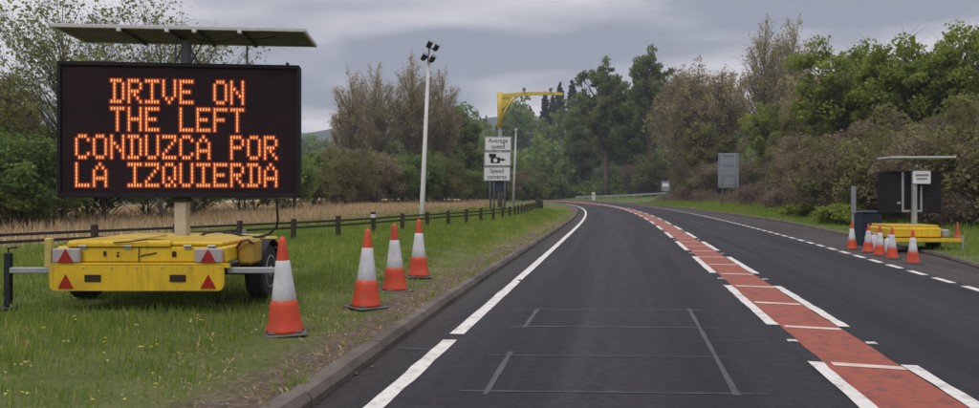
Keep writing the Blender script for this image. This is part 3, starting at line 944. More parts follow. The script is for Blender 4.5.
rb = [(708, 98, 6.0, 'bush_olive', 'olive bush left of the large grey sign back'), (718, 94, 5.6, 'bush_brown', 'brown bush behind the large grey sign back'), (758, 96, 5.6, 'bush_brown', 'brown bush just right of the large grey sign back'), (785, 84, 5.4, 'bush_brown', 'brown bush second right of the large grey sign back'), (800, 68, 5.6, 'bush_olive', 'olive bush below the small fresh green tree'), (812, 60, 5.2, 'bush_brown', 'brown bush below the pair of bare trees'), (830, 50, 4.9, 'bush_brown', 'brown bush left of the slim marker post, farther back'),
      (836, 43, 4.6, 'bush_olive', 'olive bush behind the slim marker post'), (862, 38, 4.4, 'bush_brown', 'brown bush behind the dark bin'), (892, 35, 4.4, 'bush_olive', 'olive bush behind the left half of the dark board'), (926, 32, 4.2, 'bush_brown', 'brown bush behind the right half of the dark board'), (960, 30, 4.2, 'bush_brown', 'brown bush behind the plain orange cone'), (1000, 28, 4.2, 'bush_olive', 'olive bush cut by the right picture edge'),
      (822, 62, 7.4, 'bush_brown', 'tall brown bush below the bright green tree left of the dark board'), (866, 48, 6.4, 'bush_brown', 'tall brown bush above the dark bin'), (915, 42, 6.0, 'bush_olive', 'tall olive bush above the dark board'), (958, 38, 5.8, 'bush_brown', 'tall brown bush above the plain orange cone'), (696, 114, 6.5, 'bush_brown', 'brown bush right of the small far sign'), (658, 150, 9.0, 'bush_olive', 'olive bush behind the small far sign'), (640, 160, 8.0, 'bush_brown', 'brown bush behind the far crash barrier'),
      (1045, 26, 4.0, 'bush_brown', 'brown bush just beyond the right picture edge'), (990, 36, 5.6, 'bush_olive', 'tall olive bush at the right picture edge')]
for (p_, Y, h_, k_, lab_) in rb:
    plant('hedge_bush', k_, at(p_, Y), h_, lab_, 'bush', 'bushes in the right-hand hedge', width=1.05)
for (p_, Y, h_) in [(690, 102, 2.6), (706, 92, 1.7), (758, 70, 2.6), (776, 60, 1.6), (796, 54, 2.4), (742, 84, 1.5), (952, 28.5, 1.4), (985, 27.5, 1.8)]:
    plant('bracken_clump', 'bush_russet', at(p_, Y), h_, 'reddish dead bracken clump at the foot of the right-hand hedge', 'bracken', 'dead bracken below the right-hand hedge', width=1.2, crownname='fronds', trunkname='stems')
for (p_, Y, h_) in [(806, 44, .9), (829, 38.5, .6), (843, 35, 1.1), (858, 33, .7), (788, 47, .55)]:
    plant('nettle_clump', 'bush_bright', at(p_, Y), h_, 'low bright green weed clump along the right verge before the hedge', 'weeds', 'weed clumps on the right verge', width=1.5, crownname='leaves', trunkname='stems')
for (p_, Y, h_) in [(545, 280, 17), (560, 275, 20), (572, 282, 22), (583, 270, 17), (553, 290, 18), (506, 300, 19), (530, 295, 14), (578, 262, 15)]:
    b_ = at(p_, Y, 0); b_.z = float(bank_z(np.array(b_.x), np.array(b_.y))) - .3
    plant('fir_tree', 'conifer', b_, h_, 'dark pointed fir on the hill skyline around the yellow camera arm', 'tree', 'firs on the hill skyline', crownname='crown')

# the wood covering the hill behind the bend: one mass
rng = np.random.default_rng(77)
VV, TT = [], []
for i in range(430):
    for _ in range(50):
        x = rng.uniform(-190, 300); y = 172 + 190 * rng.random() ** 1.3
        if abs((x / y * F + CX) - 540) < 560:
            break
    z = float(bank_z(np.array(x), np.array(y)))
    h_ = rng.uniform(9, 15) * (0.8 if y < 190 else 1.0)
    rc = h_ * rng.uniform(.30, .42)
    n = 16
    d = rng.normal(size=(n, 3)); d /= np.linalg.norm(d, axis=1, keepdims=True)
    c = np.array([x, y, z + h_ * .55]) + d * (rng.random(n) ** .4)[:, None] * np.array([rc, rc, h_ * .46])
    v, f_, t_ = leaf_cloud(rng, c, np.full(n, rc * .42), 26, .85)
    VV.append(v); TT.append(np.clip(t_ * .5 + rng.uniform(0, .5), 0, 1))
for i in range(150):
    x = rng.uniform(-60, 90); y = rng.uniform(168, 186)
    z = float(bank_z(np.array(x), np.array(y)))
    n = 9; h_ = rng.uniform(3, 7)
    c = np.array([x, y, z + h_ * .45]) + rng.normal(size=(n, 3)) * np.array([1.8, 1.5, h_ * .22])
    v, f_, t_ = leaf_cloud(rng, c, np.full(n, 1.5), 26, .6)
    VV.append(v); TT.append(np.clip(t_ * .5 + rng.uniform(0, .35), 0, 1))
VV = np.concatenate(VV); TT = np.concatenate(TT)
wood = link('wood', fast_mesh('wood', VV, np.arange(len(VV)).reshape(-1, 4), 'leaf_dark', tint=TT))
tag(wood, 'dense dark wood covering the hill beyond the bend', 'wood', kind='stuff')

# ------------------------------------------------------------------ grass
def blades(name, pts, hgt, wid, matname, seed, bend=.5, tint_f=None):
    rng = np.random.default_rng(seed)
    N = len(pts)
    a = rng.uniform(0, 6.283, N)
    d = np.stack([np.cos(a), np.sin(a), np.zeros(N)], 1)
    q = rng.uniform(0, 6.283, N)
    l = np.stack([np.cos(q), np.sin(q), np.zeros(N)], 1) * (bend * hgt * rng.random(N) ** .7)[:, None]
    up = np.zeros((N, 3)); up[:, 2] = hgt
    w_ = (wid * .5)[:, None] * d
    p0 = pts - np.array([0, 0, .01])
    V = np.stack([p0 - w_, p0 + w_, p0 + l * .45 + up * .6 + w_ * .7, p0 + l + up * .95, p0 + l * .45 + up * .6 - w_ * .7], 1)
    V = V.reshape(-1, 3)
    base = np.arange(N)[:, None] * 5
    Fc = np.concatenate([base + np.array([[0, 1, 2]]), base + np.array([[0, 2, 4]]), base + np.array([[4, 2, 3]])], 0)
    tint = np.clip(rng.normal(.42, .2, N) if tint_f is None else tint_f, 0, 1)
    o = link(name, fast_mesh(name, V, Fc, matname, tint=np.repeat(tint, 5)))
    return o
def scatter(n, side, s0, s1, d0, d1, seed, sp=1.6, keep=None):
    """points on a verge: distance d behind the kerb, denser near the camera"""
    rng = np.random.default_rng(seed)
    s = s0 + (s1 - s0) * rng.random(n) ** sp
    d = d0 + (d1 - d0) * rng.random(n)
    if side < 0:
        o = KERB_L(s) - .14 - d; z = np.interp(d, L_D, L_Z)
    else:
        o = KERB_R(s) + .12 + d; z = np.interp(d, R_D, R_Z)
    x, y = P(s, o)
    return np.stack([x, y, z], 1), s, d, rng
def patch(x, y, k, ph):
    return (np.sin(x * k + ph) + np.sin(y * k * 1.3 + ph * 2) + np.sin((x + y) * k * .7 + ph * 3) + np.sin((x - 1.6 * y) * k * 1.9 + ph)) / 4
pts, s, d, rng = scatter(250000, -1, 2, 60, 0.15, 11.5, 5, 1.5)
cov = np.clip((d - .36) / 1.1, .04, 1) + .25 * patch(pts[:, 0], pts[:, 1], 2.3, 1.)
k = rng.random(len(pts)) < cov
pts, s, d = pts[k], s[k], d[k]
pt = patch(pts[:, 0], pts[:, 1], 1.4, .4)
pc_ = np.clip(patch(pts[:, 0], pts[:, 1], 5.2, 2.7) + .35 * patch(pts[:, 0], pts[:, 1], 11., .9), -.6, .8)
hgt = (rng.uniform(.045, .125, len(pts)) * (1 + .5 * pt + .75 * pc_) * np.clip(.45 + d * .22, .4, 1.25)) * (1 + s * .006)
wid = rng.uniform(.005, .010, len(pts)) * (1 + np.clip(s, 0, 60) * .06)
tint = rng.normal(.40, .16, len(pts)) + .20 * pt - .22 * pc_ + .25 * np.clip(1.3 - d, 0, 1) + (rng.random(len(pts)) < .06) * .45
tag(blades('verge_grass', pts, hgt, wid, 'blade_green', 6, .6, tint), 'green verge grass between the left kerb and the timber fence', 'grass', kind='stuff')
pts, s, d, rng = scatter(60000, -1, 4, 110, 8.0, 34, 8, 1.4)
k = d > 9.5 + .9 * patch(pts[:, 0], pts[:, 1], .8, 2.) - np.clip((s - 26) * .22, -1.5, 4.6)
pts, s, d = pts[k], s[k], d[k]
hgt = rng.uniform(.18, .50, len(pts)) * (1 + .4 * patch(pts[:, 0], pts[:, 1], .6, 1.)) * np.clip(.5 + (d - 6) * .16, .5, 1)
wid = rng.uniform(.012, .024, len(pts)) * (1 + s * .035)
tag(blades('dry_grass', pts, hgt, wid, 'blade_dry', 9, .55), 'tall dry straw-coloured grass in the field behind the timber fence', 'grass', kind='stuff')
pts, s, d, rng = scatter(70000, 1, 8, 110, .1, 9, 12, 1.4)
cov = np.clip(d / .5, .15, 1)
k = rng.random(len(pts)) < cov
pts, s, d = pts[k], s[k], d[k]
hgt = rng.uniform(.06, .18, len(pts)) * np.clip(.5 + d * .42, .5, 2.6) * (1 + .6 * patch(pts[:, 0], pts[:, 1], 1.1, .4))
wid = rng.uniform(.010, .016, len(pts)) * (1 + s * .045)
tag(blades('verge_grass', pts, hgt, wid, 'blade_green', 13, .6), 'green verge grass between the lay-by and the right-hand hedge', 'grass', kind='stuff')
pts, s, d, rng = scatter(9000, 1, 32, 120, 4.2, 10, 31, 1.2)
k = patch(pts[:, 0], pts[:, 1], .9, 2.2) > rng.uniform(-.5, .5, len(pts))
pts, s, d = pts[k], s[k], d[k]
tag(blades('dead_stalks', pts, rng.uniform(.5, 1.5, len(pts)), rng.uniform(.02, .04, len(pts)) * (1 + s * .012), 'leaf_russet', 32, .5, rng.uniform(0, 1, len(pts))), 'tangle of pinkish-brown dead stalks along the foot of the right-hand hedge', 'scrub', kind='stuff')
# dead stalks and litter on the soil beside the kerb
pts, s, d, rng = scatter(11000, -1, 0, 40, .02, 1.6, 21, 1.4)
tag(blades('dead_grass', pts, rng.uniform(.008, .035, len(pts)), rng.uniform(.008, .02, len(pts)) * (1 + s * .03), 'blade_dry', 22, 2.5), 'flattened dead grass on the bare soil along the left kerb', 'grass', kind='stuff')
pts, s, d, rng = scatter(2600, -1, 1, 45, -.02, .22, 51, 1.5)
k = patch(pts[:, 0], pts[:, 1], 3.1, 1.7) > .05
pts, s = pts[k], s[k]
tag(blades('kerb_weeds', pts, rng.uniform(.04, .11, len(pts)), rng.uniform(.006, .012, len(pts)) * (1 + s * .05), 'blade_green', 52, 1.2), 'sparse weeds growing along the back of the left kerb', 'weeds', kind='stuff')
# dandelions
rng = np.random.default_rng(3)
fl, ft = [], []
def flower(p_, y_):
    Y = F * (EYE - .22) / (y_ - HY)
    x = (p_ - CX) / F * Y
    return x, Y
spots = [(5, 382), (22, 375), (6, 400), (28, 404), (45, 342), (105, 351), (107, 367), (93, 405), (122, 400), (143, 354), (152, 354), (160, 378), (154, 391), (190, 328), (197, 327), (200, 325), (212, 341), (30, 375), (205, 297), (212, 298), (252, 335), (180, 362), (64, 356), (75, 330), (135, 336)]
for (p_, y_) in spots:
    x, y = flower(p_, y_)
    for q in range(2):
        a = rng.uniform(0, 6.28); r_ = rng.uniform(.010, .017)
        xx, yy = x + rng.normal(0, .04) * q, y + rng.normal(0, .05) * q
        z = gz(xx, yy) + rng.uniform(.10, .15)
        ring = [(xx + r_ * math.cos(a + i * 1.047), yy + r_ * math.sin(a + i * 1.047), z + .5 * r_ * math.sin(i * 2.1)) for i in range(6)]
        o = len(fl)
        fl += ring; ft += [float(rng.random())] * 6
fm = fast_mesh('dandelions', np.array(fl), np.arange(len(fl)).reshape(-1, 6), 'petal', tint=ft)
tag(link('dandelions', fm), 'scattered small yellow and white flowers in the left verge grass', 'flowers', kind='stuff')

# ------------------------------------------------------------------ timber fence
fen = empty('timber_fence', (0, 0, 0))
tag(fen, 'low dark timber post-and-rail fence curving along the left verge', 'fence')
FP = [(-12.0, 11.2), (-10.7, 12.8), (-9.4, 14.4), (-8.35, 16.1), (-7.3, 17.7), (-6.35, 19.3), (-5.4, 20.9), (-4.5, 22.6), (-3.75, 24.6)]
FP += [((p_ - CX) / F * Y, Y) for p_, Y in ((402.4, 26.8), (427.4, 28.8), (448.4, 30.6), (466.4, 32.4), (481, 34.3), (493.4, 36.3), (502.5, 38.3), (509.6, 40.2), (515, 42.2))]
x, y = FP[-1]
tg = [(4.6, 66), (6.2, 90), (6.4, 105)]
for (tx, ty) in tg:
    n = max(1, int(math.hypot(tx - x, ty - y) / 2.0))
    for i in range(1, n + 1):
        FP.append((x + (tx - x) * i / n, y + (ty - y) * i / n))
    x, y = tx, ty
tops = []
for i, (x, y) in enumerate(FP):
    z = gz(x, y)
    hz = .63 + random.uniform(-.03, .03)
    b = MB()
    b.box(-.06, .06, -.06, .06, -.2, hz, bev=.014)
    o = b.build('post', 'timber_dark', fen)
    o.location = (x, y, z)
    o.rotation_euler = (random.uniform(-.03, .03), random.uniform(-.03, .03), math.atan2(FP[min(i + 1, len(FP) - 1)][1] - y, FP[min(i + 1, len(FP) - 1)][0] - x) if i < len(FP) - 1 else .9)
    tops.append(Vector((x, y, z)))
    if i == 8:
        bb = MB(); bb.box(-.066, .066, -.066, .066, .52, .64, bev=.01)
        q = bb.build('reflective_band', 'cone_white', o)
        q['label'] = 'white reflective band round one fence post'
        bb = MB(); bb.box(-.075, .075, -.075, .075, .642, .72, bev=.02)
        bb.build('post_cap', 'print_black', o)
for i in range(len(tops) - 1):
    for hz in (.50, .36):
        a, c = tops[i] + Vector((0, 0, hz)), tops[i + 1] + Vector((0, 0, hz))
        b = MB()
        d = (c - a).normalized()
        n = Vector((-d.y, d.x, 0)).normalized()
        M = Matrix.Translation(a) @ Matrix((( d.x, n.x, 0, 0), (d.y, n.y, 0, 0), (d.z, 0, 1, 0), (0, 0, 0, 1)))
        b.box(-.02, (c - a).length + .02, .061, .105, -.03, .03, bev=.008)
        o = b.build('rail', 'timber_rail', fen)
        o.matrix_local = M

# ------------------------------------------------------------------ traffic cones
def make_cone(h, name, sleeve=True):
    root = empty(name)
    k = h / 1.0
    N = 24
    b = MB()
    b.box(-.215 * k, .215 * k, -.215 * k, .215 * k, 0, .028 * k, bev=.02 * k)
    b.box(-.165 * k, .165 * k, -.165 * k, .165 * k, .0275 * k, .05 * k, bev=.02 * k)
    b.build('base', 'cone_base', root)
    def rad(z):
        t_ = z / h
        r_ = .165 - .135 * t_
        if t_ < .34:
            r_ += .016 + .022 * max(0, (.14 - t_) / .14)
        return r_ * k
    b = MB()
    zs = [.03, .06, .10, .15, .22, .30, .335]
    prof = [(rad(z * h), z * h) for z in zs] + [(rad(.335 * h) * .93, .345 * h)]
    prof += [((.165 - .135 * z) * k, z * h) for z in (.40, .55, .70, .80, .90, .965)] + [(.026 * k, .985 * h), (.018 * k, .99 * h), (.017 * k, h)]
    b.lathe(prof, N)
    b.build('body', 'cone_orange', root, smooth=True)
    if sleeve:
        b = MB()
        b.lathe([((.165 - .135 * z) * k + e, z * h) for z, e in ((.352, .004), (.356, .007), (.50, .006), (.66, .006), (.752, .006), (.757, .003))], N, cap=False)
        b.build('reflective_sleeve', 'cone_white', root, smooth=True)
    return root
big = make_cone(0.985, 'traffic_cone')
cones = [((285, 7.68), (.025, -.03, .3), 'large orange cone with white sleeve, nearest the camera beside the yellow trailer wheel'),
         ((366, 9.45), (.01, .022, .75), 'second large orange cone from the camera along the left verge'),
         ((395, 11.05), (.02, -.02, .5), 'third large orange cone from the camera along the left verge'),
         ((418.5, 12.85), (-.01, .01, .2), 'farthest large orange cone on the left verge, before the white pole')]
for i, ((p_, Y), rot, lab) in enumerate(cones):
    o = big if i == 0 else copy_tree(big)
    v_ = at(p_, Y)
    o.location = (v_.x, v_.y, v_.z + .005)
    o.rotation_euler = rot
    tag(o, lab, 'cone', 'large cones on the left verge')
small = make_cone(.75, 'traffic_cone')
rc_ = [((852.2, 20.9), 'small orange cone farthest away in the lay-by, in front of the slim marker'),
       ((868, 19.8), 'second farthest small orange cone in the lay-by, in front of the dark bin'),
       ((879.7, 18.8), 'middle one of the five small orange cones in the lay-by'),
       ((892, 17.9), 'second nearest small orange cone in the lay-by'),
       ((913, 16.7), 'nearest small orange cone in the lay-by, in front of the dark board trailer')]
for i, ((p_, Y), lab) in enumerate(rc_):
    o = small if i == 0 else copy_tree(small)
    v_ = at(p_, Y)
    o.location = (v_.x, v_.y, v_.z + .003)
    o.rotation_euler = (random.uniform(-.02, .02), random.uniform(-.02, .02), random.uniform(0, 1.5))
    tag(o, lab, 'cone', 'small cones in the lay-by')
pc = make_cone(.62, 'traffic_cone', sleeve=False)
v_ = at(957.5, 21.4); pc.location = (v_.x, v_.y, v_.z)
pc.children[1].data.materials[0] = MATS['orange_plain']
tag(pc, 'plain orange cone without a white sleeve on the right verge grass', 'cone')

# ------------------------------------------------------------------ wheel
def wheel(root, x0, x1, y, r, name='wheel'):
    wd = x1 - x0
    sgn = 1 if x1 > 0 else -1
    b = MB()
    prof = [(r * .62, 0), (r * .9, 0), (r * .985, wd * .12), (r, wd * .3), (r, wd * .7), (r * .985, wd * .88), (r * .9, wd), (r * .62, wd)]
    M = Matrix.Translation((x0, y, r))
    for k in range(4):                        # tread grooves
        pass
    b.lathe(prof, 28, M, axis='x')
    ty = b.build(name, 'rubber', root, smooth=False)
    b = MB()
    xo = wd if sgn > 0 else 0
    q = -1 if sgn > 0 else 1
    b.lathe([(r * .60, xo + q * .012), (r * .60, xo - q * .004), (r * .56, xo - q * .004), (r * .5, xo + q * .03), (r * .24, xo + q * .02), (r * .2, xo - q * .004), (r * .06, xo - q * .012)], 20, M, axis='x')
    b.build('rim', 'galv', ty, smooth=True)
    return ty
def mudguard(root, x0, x1, y, r, matname):
    b = MB()
    n = 12
    vs = []
    for i in range(n + 1):
        a = math.pi * (.02 + .96 * i / n)
        for rr in (r + .05, r + .065):
            for x in (x0, x1):
                vs.append((x, y + rr * math.cos(a), r + rr * math.sin(a)))
    fs = []
    for i in range(n):
        o = i * 4
        fs += [(o, o + 1, o + 5, o + 4), (o + 2, o + 6, o + 7, o + 3), (o, o + 4, o + 6, o + 2), (o + 1, o + 3, o + 7, o + 5)]
    fs += [(0, 2, 3, 1), (n * 4, n * 4 + 1, n * 4 + 3, n * 4 + 2)]
    b.add(vs, fs)
    return b.build('mudguard', matname, root)

# ------------------------------------------------------------------ lit message board trailer
TX, TY = -3.92, 9.6
T = empty('message_board_trailer', (TX, TY, gz(TX, TY)))
tag(T, 'yellow trailer with lit amber message board reading DRIVE ON THE LEFT and solar roof', 'trailer')
YR = -1.15                                     # rear face
def rounded(x0, x1, z0, z1, r, lower_only=True):
    pts = []
    for (cx_, cz_, a0) in ((x1 - r, z0 + r, -90), (x0 + r, z0 + r, 180)):
        if a0 == -90:
            pts += [(cx_ + r * math.cos(R(a)), cz_ + r * math.sin(R(a))) for a in (-90, -67, -45, -22, 0)] + [(x1, z1), (x0, z1)]
        else:
            pts += [(cx_ + r * math.cos(R(a)), cz_ + r * math.sin(R(a))) for a in (180, 202, 225, 247, 270)]
    return pts
b = MB(); b.prism_y(rounded(-.975, .965, .245, .53, .07), YR, YR + .035); b.build('rear_panel', 'yellow', T)
b = MB(); b.box(-.975, .965, YR + .002, YR + .09, .531, .552, bev=.006); b.box(-1.03, -.976, YR + .01, YR + .07, .50, .545); b.box(.966, 1.02, YR + .01, YR + .07, .50, .545); b.build('bumper_bar', 'yellow', T)
b = MB()
b.box(-.93, .99, YR + .05, .95, .553, .735, bev=.02)
b.build('body', 'yellow', T)
b = MB(); b.box(-.80, .36, YR + .042, .60, .737, .800, bev=.018); b.box(-.80, .36, YR + .030, YR + .05, .733, .772, bev=.005)
lid = b.build('lid', 'yellow', T)
b = MB(); b.box(.365, .93, YR + .05, .60, .737, .785, bev=.015); b.build('lid', 'yellow', T)
# opened flap on the lid
b = MB()
M = Matrix.Translation((-.05, YR + .25, .80)) @ Matrix.Rotation(R(-8), 4, 'Y')
b.box(-.24, .24, -.1, .1, 0, .025, M, bev=.006)
b.build('lid_hatch', 'pale_yellow', T)
b = MB(); b.tube([(-.27, YR + .02, .78), (-.1, YR + .01, .79), (.1, YR + .02, .815)], .009, 6); b.build('latch_bar', 'slot_dark', T)
for (x_, z_, w_, h_) in ((-.38, .655, .03, .055), (-.235, .63, .025, .025), (-.235, .665, .022, .018), (.395, .65, .045, .06)):
    b = MB(); b.box(x_ - w_ / 2, x_ + w_ / 2, YR + .036, YR + .056, z_ - h_ / 2, z_ + h_ / 2, bev=.005); b.build('latch', 'slot_dark', T)
b = MB(); b.tube([(.02, YR + .044, .625), (.07, YR + .042, .645), (.12, YR + .042, .648), (.20, YR + .044, .668)], .007, 6); b.build('pull_handle', 'slot_dark', T)
for x_ in (-.62, -.12, .55, .82):
    b = MB(); b.tube([(x_ - .045, YR + .030, .742), (x_ + .045, YR + .030, .742)], .010, 6); b.box(x_ - .04, x_ + .04, YR + .040, YR + .0495, .705, .738); b.build('hinge', 'galv', T)
for x_ in (-.93, -.6, -.28, .0, .28, .6, .92):
    b = MB(); b.lathe([(.011, 0), (.009, .005), (.003, .007)], 8, Matrix.Translation((x_, YR - .001, .500)) @ Matrix.Rotation(R(90), 4, 'X')); b.build('rivet', 'galv', T)
b = MB(); b.box(-.005, .004, YR + .044, YR + .0495, .556, .732); b.build('panel_seam', 'slot_dark', T)
b = MB(); b.box(-1.03, -.955, YR - .005, YR + .06, .50, .83, bev=.008); b.build('corner_post', 'pale_yellow', T)
for sx_ in (-1, 1):
    x_ = -.79 if sx_ < 0 else .795
    b = MB(); b.box(x_ - .155, x_ + .155, YR - .005, YR + .035, .555, .715, bev=.012)
    lamp = b.build('tail_lamp', 'lamp_white', T)
    b = MB(); b.prism_y([(x_ - .085, .565), (x_ + .085, .565), (x_, .71)], YR - .016, YR - .004); b.build('lens', 'reflector_red', lamp)
    b = MB(); b.prism_y([(x_ - .085, .275), (x_ + .085, .275), (x_, .425)], YR - .014, YR - .001); b.build('triangle_reflector', 'reflector_red', T)
    x2 = -.49 if sx_ < 0 else .455
    b = MB(); b.box(x2 - .09, x2 + .09, YR - .012, YR - .001, .345, .425, bev=.005); b.build('number_lamp', 'slot_dark', T)
    # stabiliser bar and jack leg
    xe = sx_ * (1.50 if sx_ < 0 else 1.60)
    b = MB(); b.box(min(sx_ * .97, xe), max(sx_ * .97, xe), YR + .08, YR + .14, .43, .495, bev=.008); ob_ = b.build('stabiliser_bar', 'galv', T)
    b = MB(); b.box(xe - .035, xe + .035, YR + .075, YR + .145, .06, .66, bev=.008); b.box(xe - .09, xe + .09, YR + .02, YR + .20, .002, .055, bev=.012); b.tube([(xe, YR + .11, .66), (xe, YR + .11, .71), (xe - sx_ * .10, YR + .11, .72)], .012, 6)
    b.build('jack_leg', 'black_metal', T)
wheel(T, .92, 1.15, .02, .345)
wheel(T, -1.28, -1.05, .02, .345)
mudguard(T, .90, 1.18, .02, .345, 'rubber'); mudguard(T, -1.31, -1.03, .02, .345, 'rubber')
b = MB(); b.tube([(-1.05, .02, .345), (.92, .02, .345)], .045, 8); b.box(-.5, -.38, YR + .1, 1.9, .28, .40, bev=.01); b.box(.38, .5, YR + .1, 1.9, .28, .40, bev=.01); b.box(-.9, .9, YR + .10, YR + .22, .30, .50)
b.build('chassis', 'black_metal', T)
b = MB(); b.box(-.05, .05, .9, 2.9, .38, .47, bev=.01); b.tube([(0, 2.55, .02), (0, 2.55, .75)], .035, 8); b.lathe([(.1, -.03), (.11, 0), (.1, .03)], 14, Matrix.Translation((0, 2.55, .11)), axis='x')
b.build('drawbar', 'galv', T)
b = MB(); b.box(.995, 1.17, YR + .35, YR + .75, .50, .79, bev=.03)
b.build('toolbox', 'toolbox', T)
b = MB(); b.tube([(1.0, YR + .33, .70), (1.06, YR + .30, .775), (1.13, YR + .32, .79), (1.17, YR + .4, .74)], .016, 6); b.build('strap', 'hose_red', T)
b = MB(); b.box(-.035, .115, -.075, .075, .70, 1.42, bev=.012); b.build('mast', 'mast_beige', T)
# board, turned slightly to face the traffic
BW, BH, BD = 2.90, 1.675, .20
BA = math.atan2(.35, 2.88)
zB = 1.278                                      # underside above the trailer's base
B = empty('board_pivot_placeholder')
bpy.data.objects.remove(B)
def place_board(o):
    o.location = (-3.85 - TX, 9.475 - TY, zB); o.rotation_euler.z = BA
    return o
b = MB()
b.box(-BW / 2, BW / 2, .012, BD, 0, BH, bev=.012)
b.box(-BW / 2, BW / 2, -.02, .011, 0, .05, bev=.006); b.box(-BW / 2, BW / 2, -.02, .011, BH - .05, BH, bev=.006)
b.box(-BW / 2, -BW / 2 + .045, -.02, .011, .051, BH - .051, bev=.006); b.box(BW / 2 - .045, BW / 2, -.02, .011, .051, BH - .051, bev=.006)
case = place_board(b.build('board_case', 'case_black', T))
b = MB()
b.box(-BW / 2 + .046, BW / 2 - .046, .004, .0115, .052, BH - .052)
face = b.build('display_face', 'led_face', case)
FONT = {
 'A': '00100 01010 10001 10001 11111 10001 10001', 'C': '01110 10001 10000 10000 10000 10001 01110', 'D': '11110 01001 01001 01001 01001 01001 11110',
 'E': '11111 10000 10000 11110 10000 10000 11111', 'F': '11111 10000 10000 11110 10000 10000 10000', 'H': '10001 10001 10001 11111 10001 10001 10001',
 'I': '11111 00100 00100 00100 00100 00100 11111', 'L': '10000 10000 10000 10000 10000 10000 11111', 'N': '10001 10001 11001 10101 10011 10001 10001',
 'O': '01110 10001 10001 10001 10001 10001 01110', 'P': '11110 10001 10001 11110 10000 10000 10000', 'Q': '01110 10001 10001 10001 10101 10010 01101',
 'R': '11110 10001 10001 11110 10100 10010 10001', 'T': '11111 00100 00100 00100 00100 00100 00100', 'U': '10001 10001 10001 10001 10001 10001 01110',
 'V': '10001 10001 10001 10001 10001 01010 00100', 'Z': '11111 00001 00010 00100 01000 10000 11111'}
PX, PZ = .0341, .0432
X_0, Z_0 = -BW / 2 + .205, 2.975 - T.location.z - zB - .012
LM = {}
def letter_mesh(ch):
    if ch in LM:
        return LM[ch]
    b = MB()
    rows = FONT[ch].split()
    for j, row in enumerate(rows):
        for i, q in enumerate(row):
            if q == '1':
                cx_, cz_ = (i + .5) * PX, -(j + .5) * PZ
                b.cur = 1
                hw, hh_ = PX * .85, PZ * .75
                b.add([(cx_ - hw, 0, cz_ - hh_), (cx_ + hw, 0, cz_ - hh_), (cx_ + hw, 0, cz_ + hh_), (cx_ - hw, 0, cz_ + hh_)], [(0, 1, 2, 3)])
                b.cur = 0
                hw, hh_ = PX * .34, PZ * .46
                vs = [(cx_ + hw * a, -.004, cz_ + hh_ * c) for a, c in ((-.5, -1), (.5, -1), (1, -.5), (1, .5), (.5, 1), (-.5, 1), (-1, .5), (-1, -.5))]
                b.add(vs, [tuple(range(8))])
    # the overlapping halos of neighbouring diodes step forward a hair each, so that no two share a plane
    k = 0
    for f in range(0, len(b.f), 2):
        for vi in b.f[f]:
            x_, y_, z_ = b.v[vi]
            b.v[vi] = (x_, -.00006 * k, z_)
        k += 1
    me = bpy.data.meshes.new('lit_letter')
    me.from_pydata(b.v, [], b.f)
    me.materials.append(MATS['led_core']); me.materials.append(MATS['led_halo'])
    me.polygons.foreach_set('material_index', b.m)
    me.update()
    LM[ch] = me
    return me
for r_, (ind, txt) in enumerate(((2, 'DRIVE ON'), (2, 'THE LEFT'), (0, 'CONDUZCA POR'), (0, 'LA IZQUIERDA'))):
    for c_, ch in enumerate(txt):
        if ch == ' ':
            continue
        o = link('lit_letter', letter_mesh(ch), face)
        o.location = (X_0 + (ind + c_) * 6 * PX, .0035, Z_0 - r_ * 8 * PZ)
b = MB(); b.box(1.27, 1.31, .05, .1, BH, BH + .045, bev=.01); b.build('light_sensor', 'black_metal', case)
# solar roof
zs_ = 3.55 - T.location.z
def place_solar(o):
    o.location = (-3.80 - TX, 9.68 - TY, zs_); o.rotation_euler = (R(-1.0), R(.3), R(4.0))
    return o
SW, SD_ = 3.02, .92
b = MB()
b.box(-SW / 2, SW / 2, -SD_ / 2, -SD_ / 2 + .035, -.02, .025, bev=.004); b.box(-SW / 2, SW / 2, SD_ / 2 - .035, SD_ / 2, -.02, .025, bev=.004)
b.box(-SW / 2, -SW / 2 + .035, -SD_ / 2 + .036, SD_ / 2 - .036, -.02, .025, bev=.004); b.box(SW / 2 - .035, SW / 2, -SD_ / 2 + .036, SD_ / 2 - .036, -.02, .025, bev=.004)
sf = place_solar(b.build('solar_frame', 'solar_frame', T))
for i in range(4):
    x0_ = -SW / 2 + .037 + i * (SW - .074) / 4
    x1_ = x0_ + (SW - .074) / 4 - .006
    b = MB(); b.box(x0_, x1_, -SD_ / 2 + .037, SD_ / 2 - .037, -.010, .020)
    b.cur = 1; b.box(x0_ + .01, x1_ - .01, -SD_ / 2 + .047, SD_ / 2 - .047, .0201, .0215)
    b.build('solar_panel', ['solar_under', 'solar_cell'], sf)
for q in (-.71, -.145, .18, .72):
    b = MB(); b.box(q - .02, q + .02, -SD_ / 2 - .004, SD_ / 2 - .04, -.050, -.0205, bev=.004); b.build('support_rail', 'solar_under', sf)
    b = MB(); b.box(q - .025, q + .025, -SD_ / 2 - .012, -SD_ / 2 + .03, -.058, -.019, bev=.005); b.build('clip', 'clip', sf)
b = MB()
zt = zB + BH
b.box(.0, .10, .05, .16, zt - .02, zs_ - .05, bev=.008)
b.tube([(-.12, .10, zt), (.05, .10, zs_ - .06)], .016, 6); b.tube([(.22, .10, zt), (.05, .10, zs_ - .06)], .016, 6)
b.build('solar_bracket', 'grey_post', T)
b = MB(); b.tube([(.82, .12, zt), (.82, .12, zs_ - .05)], .014, 6); b.build('strut', 'grey_post', T)
b = MB(); b.tube([(-.06, .02, zt), (-.06, .05, zs_ - .05)], .012, 6); b.build('strut', 'grey_post', T)
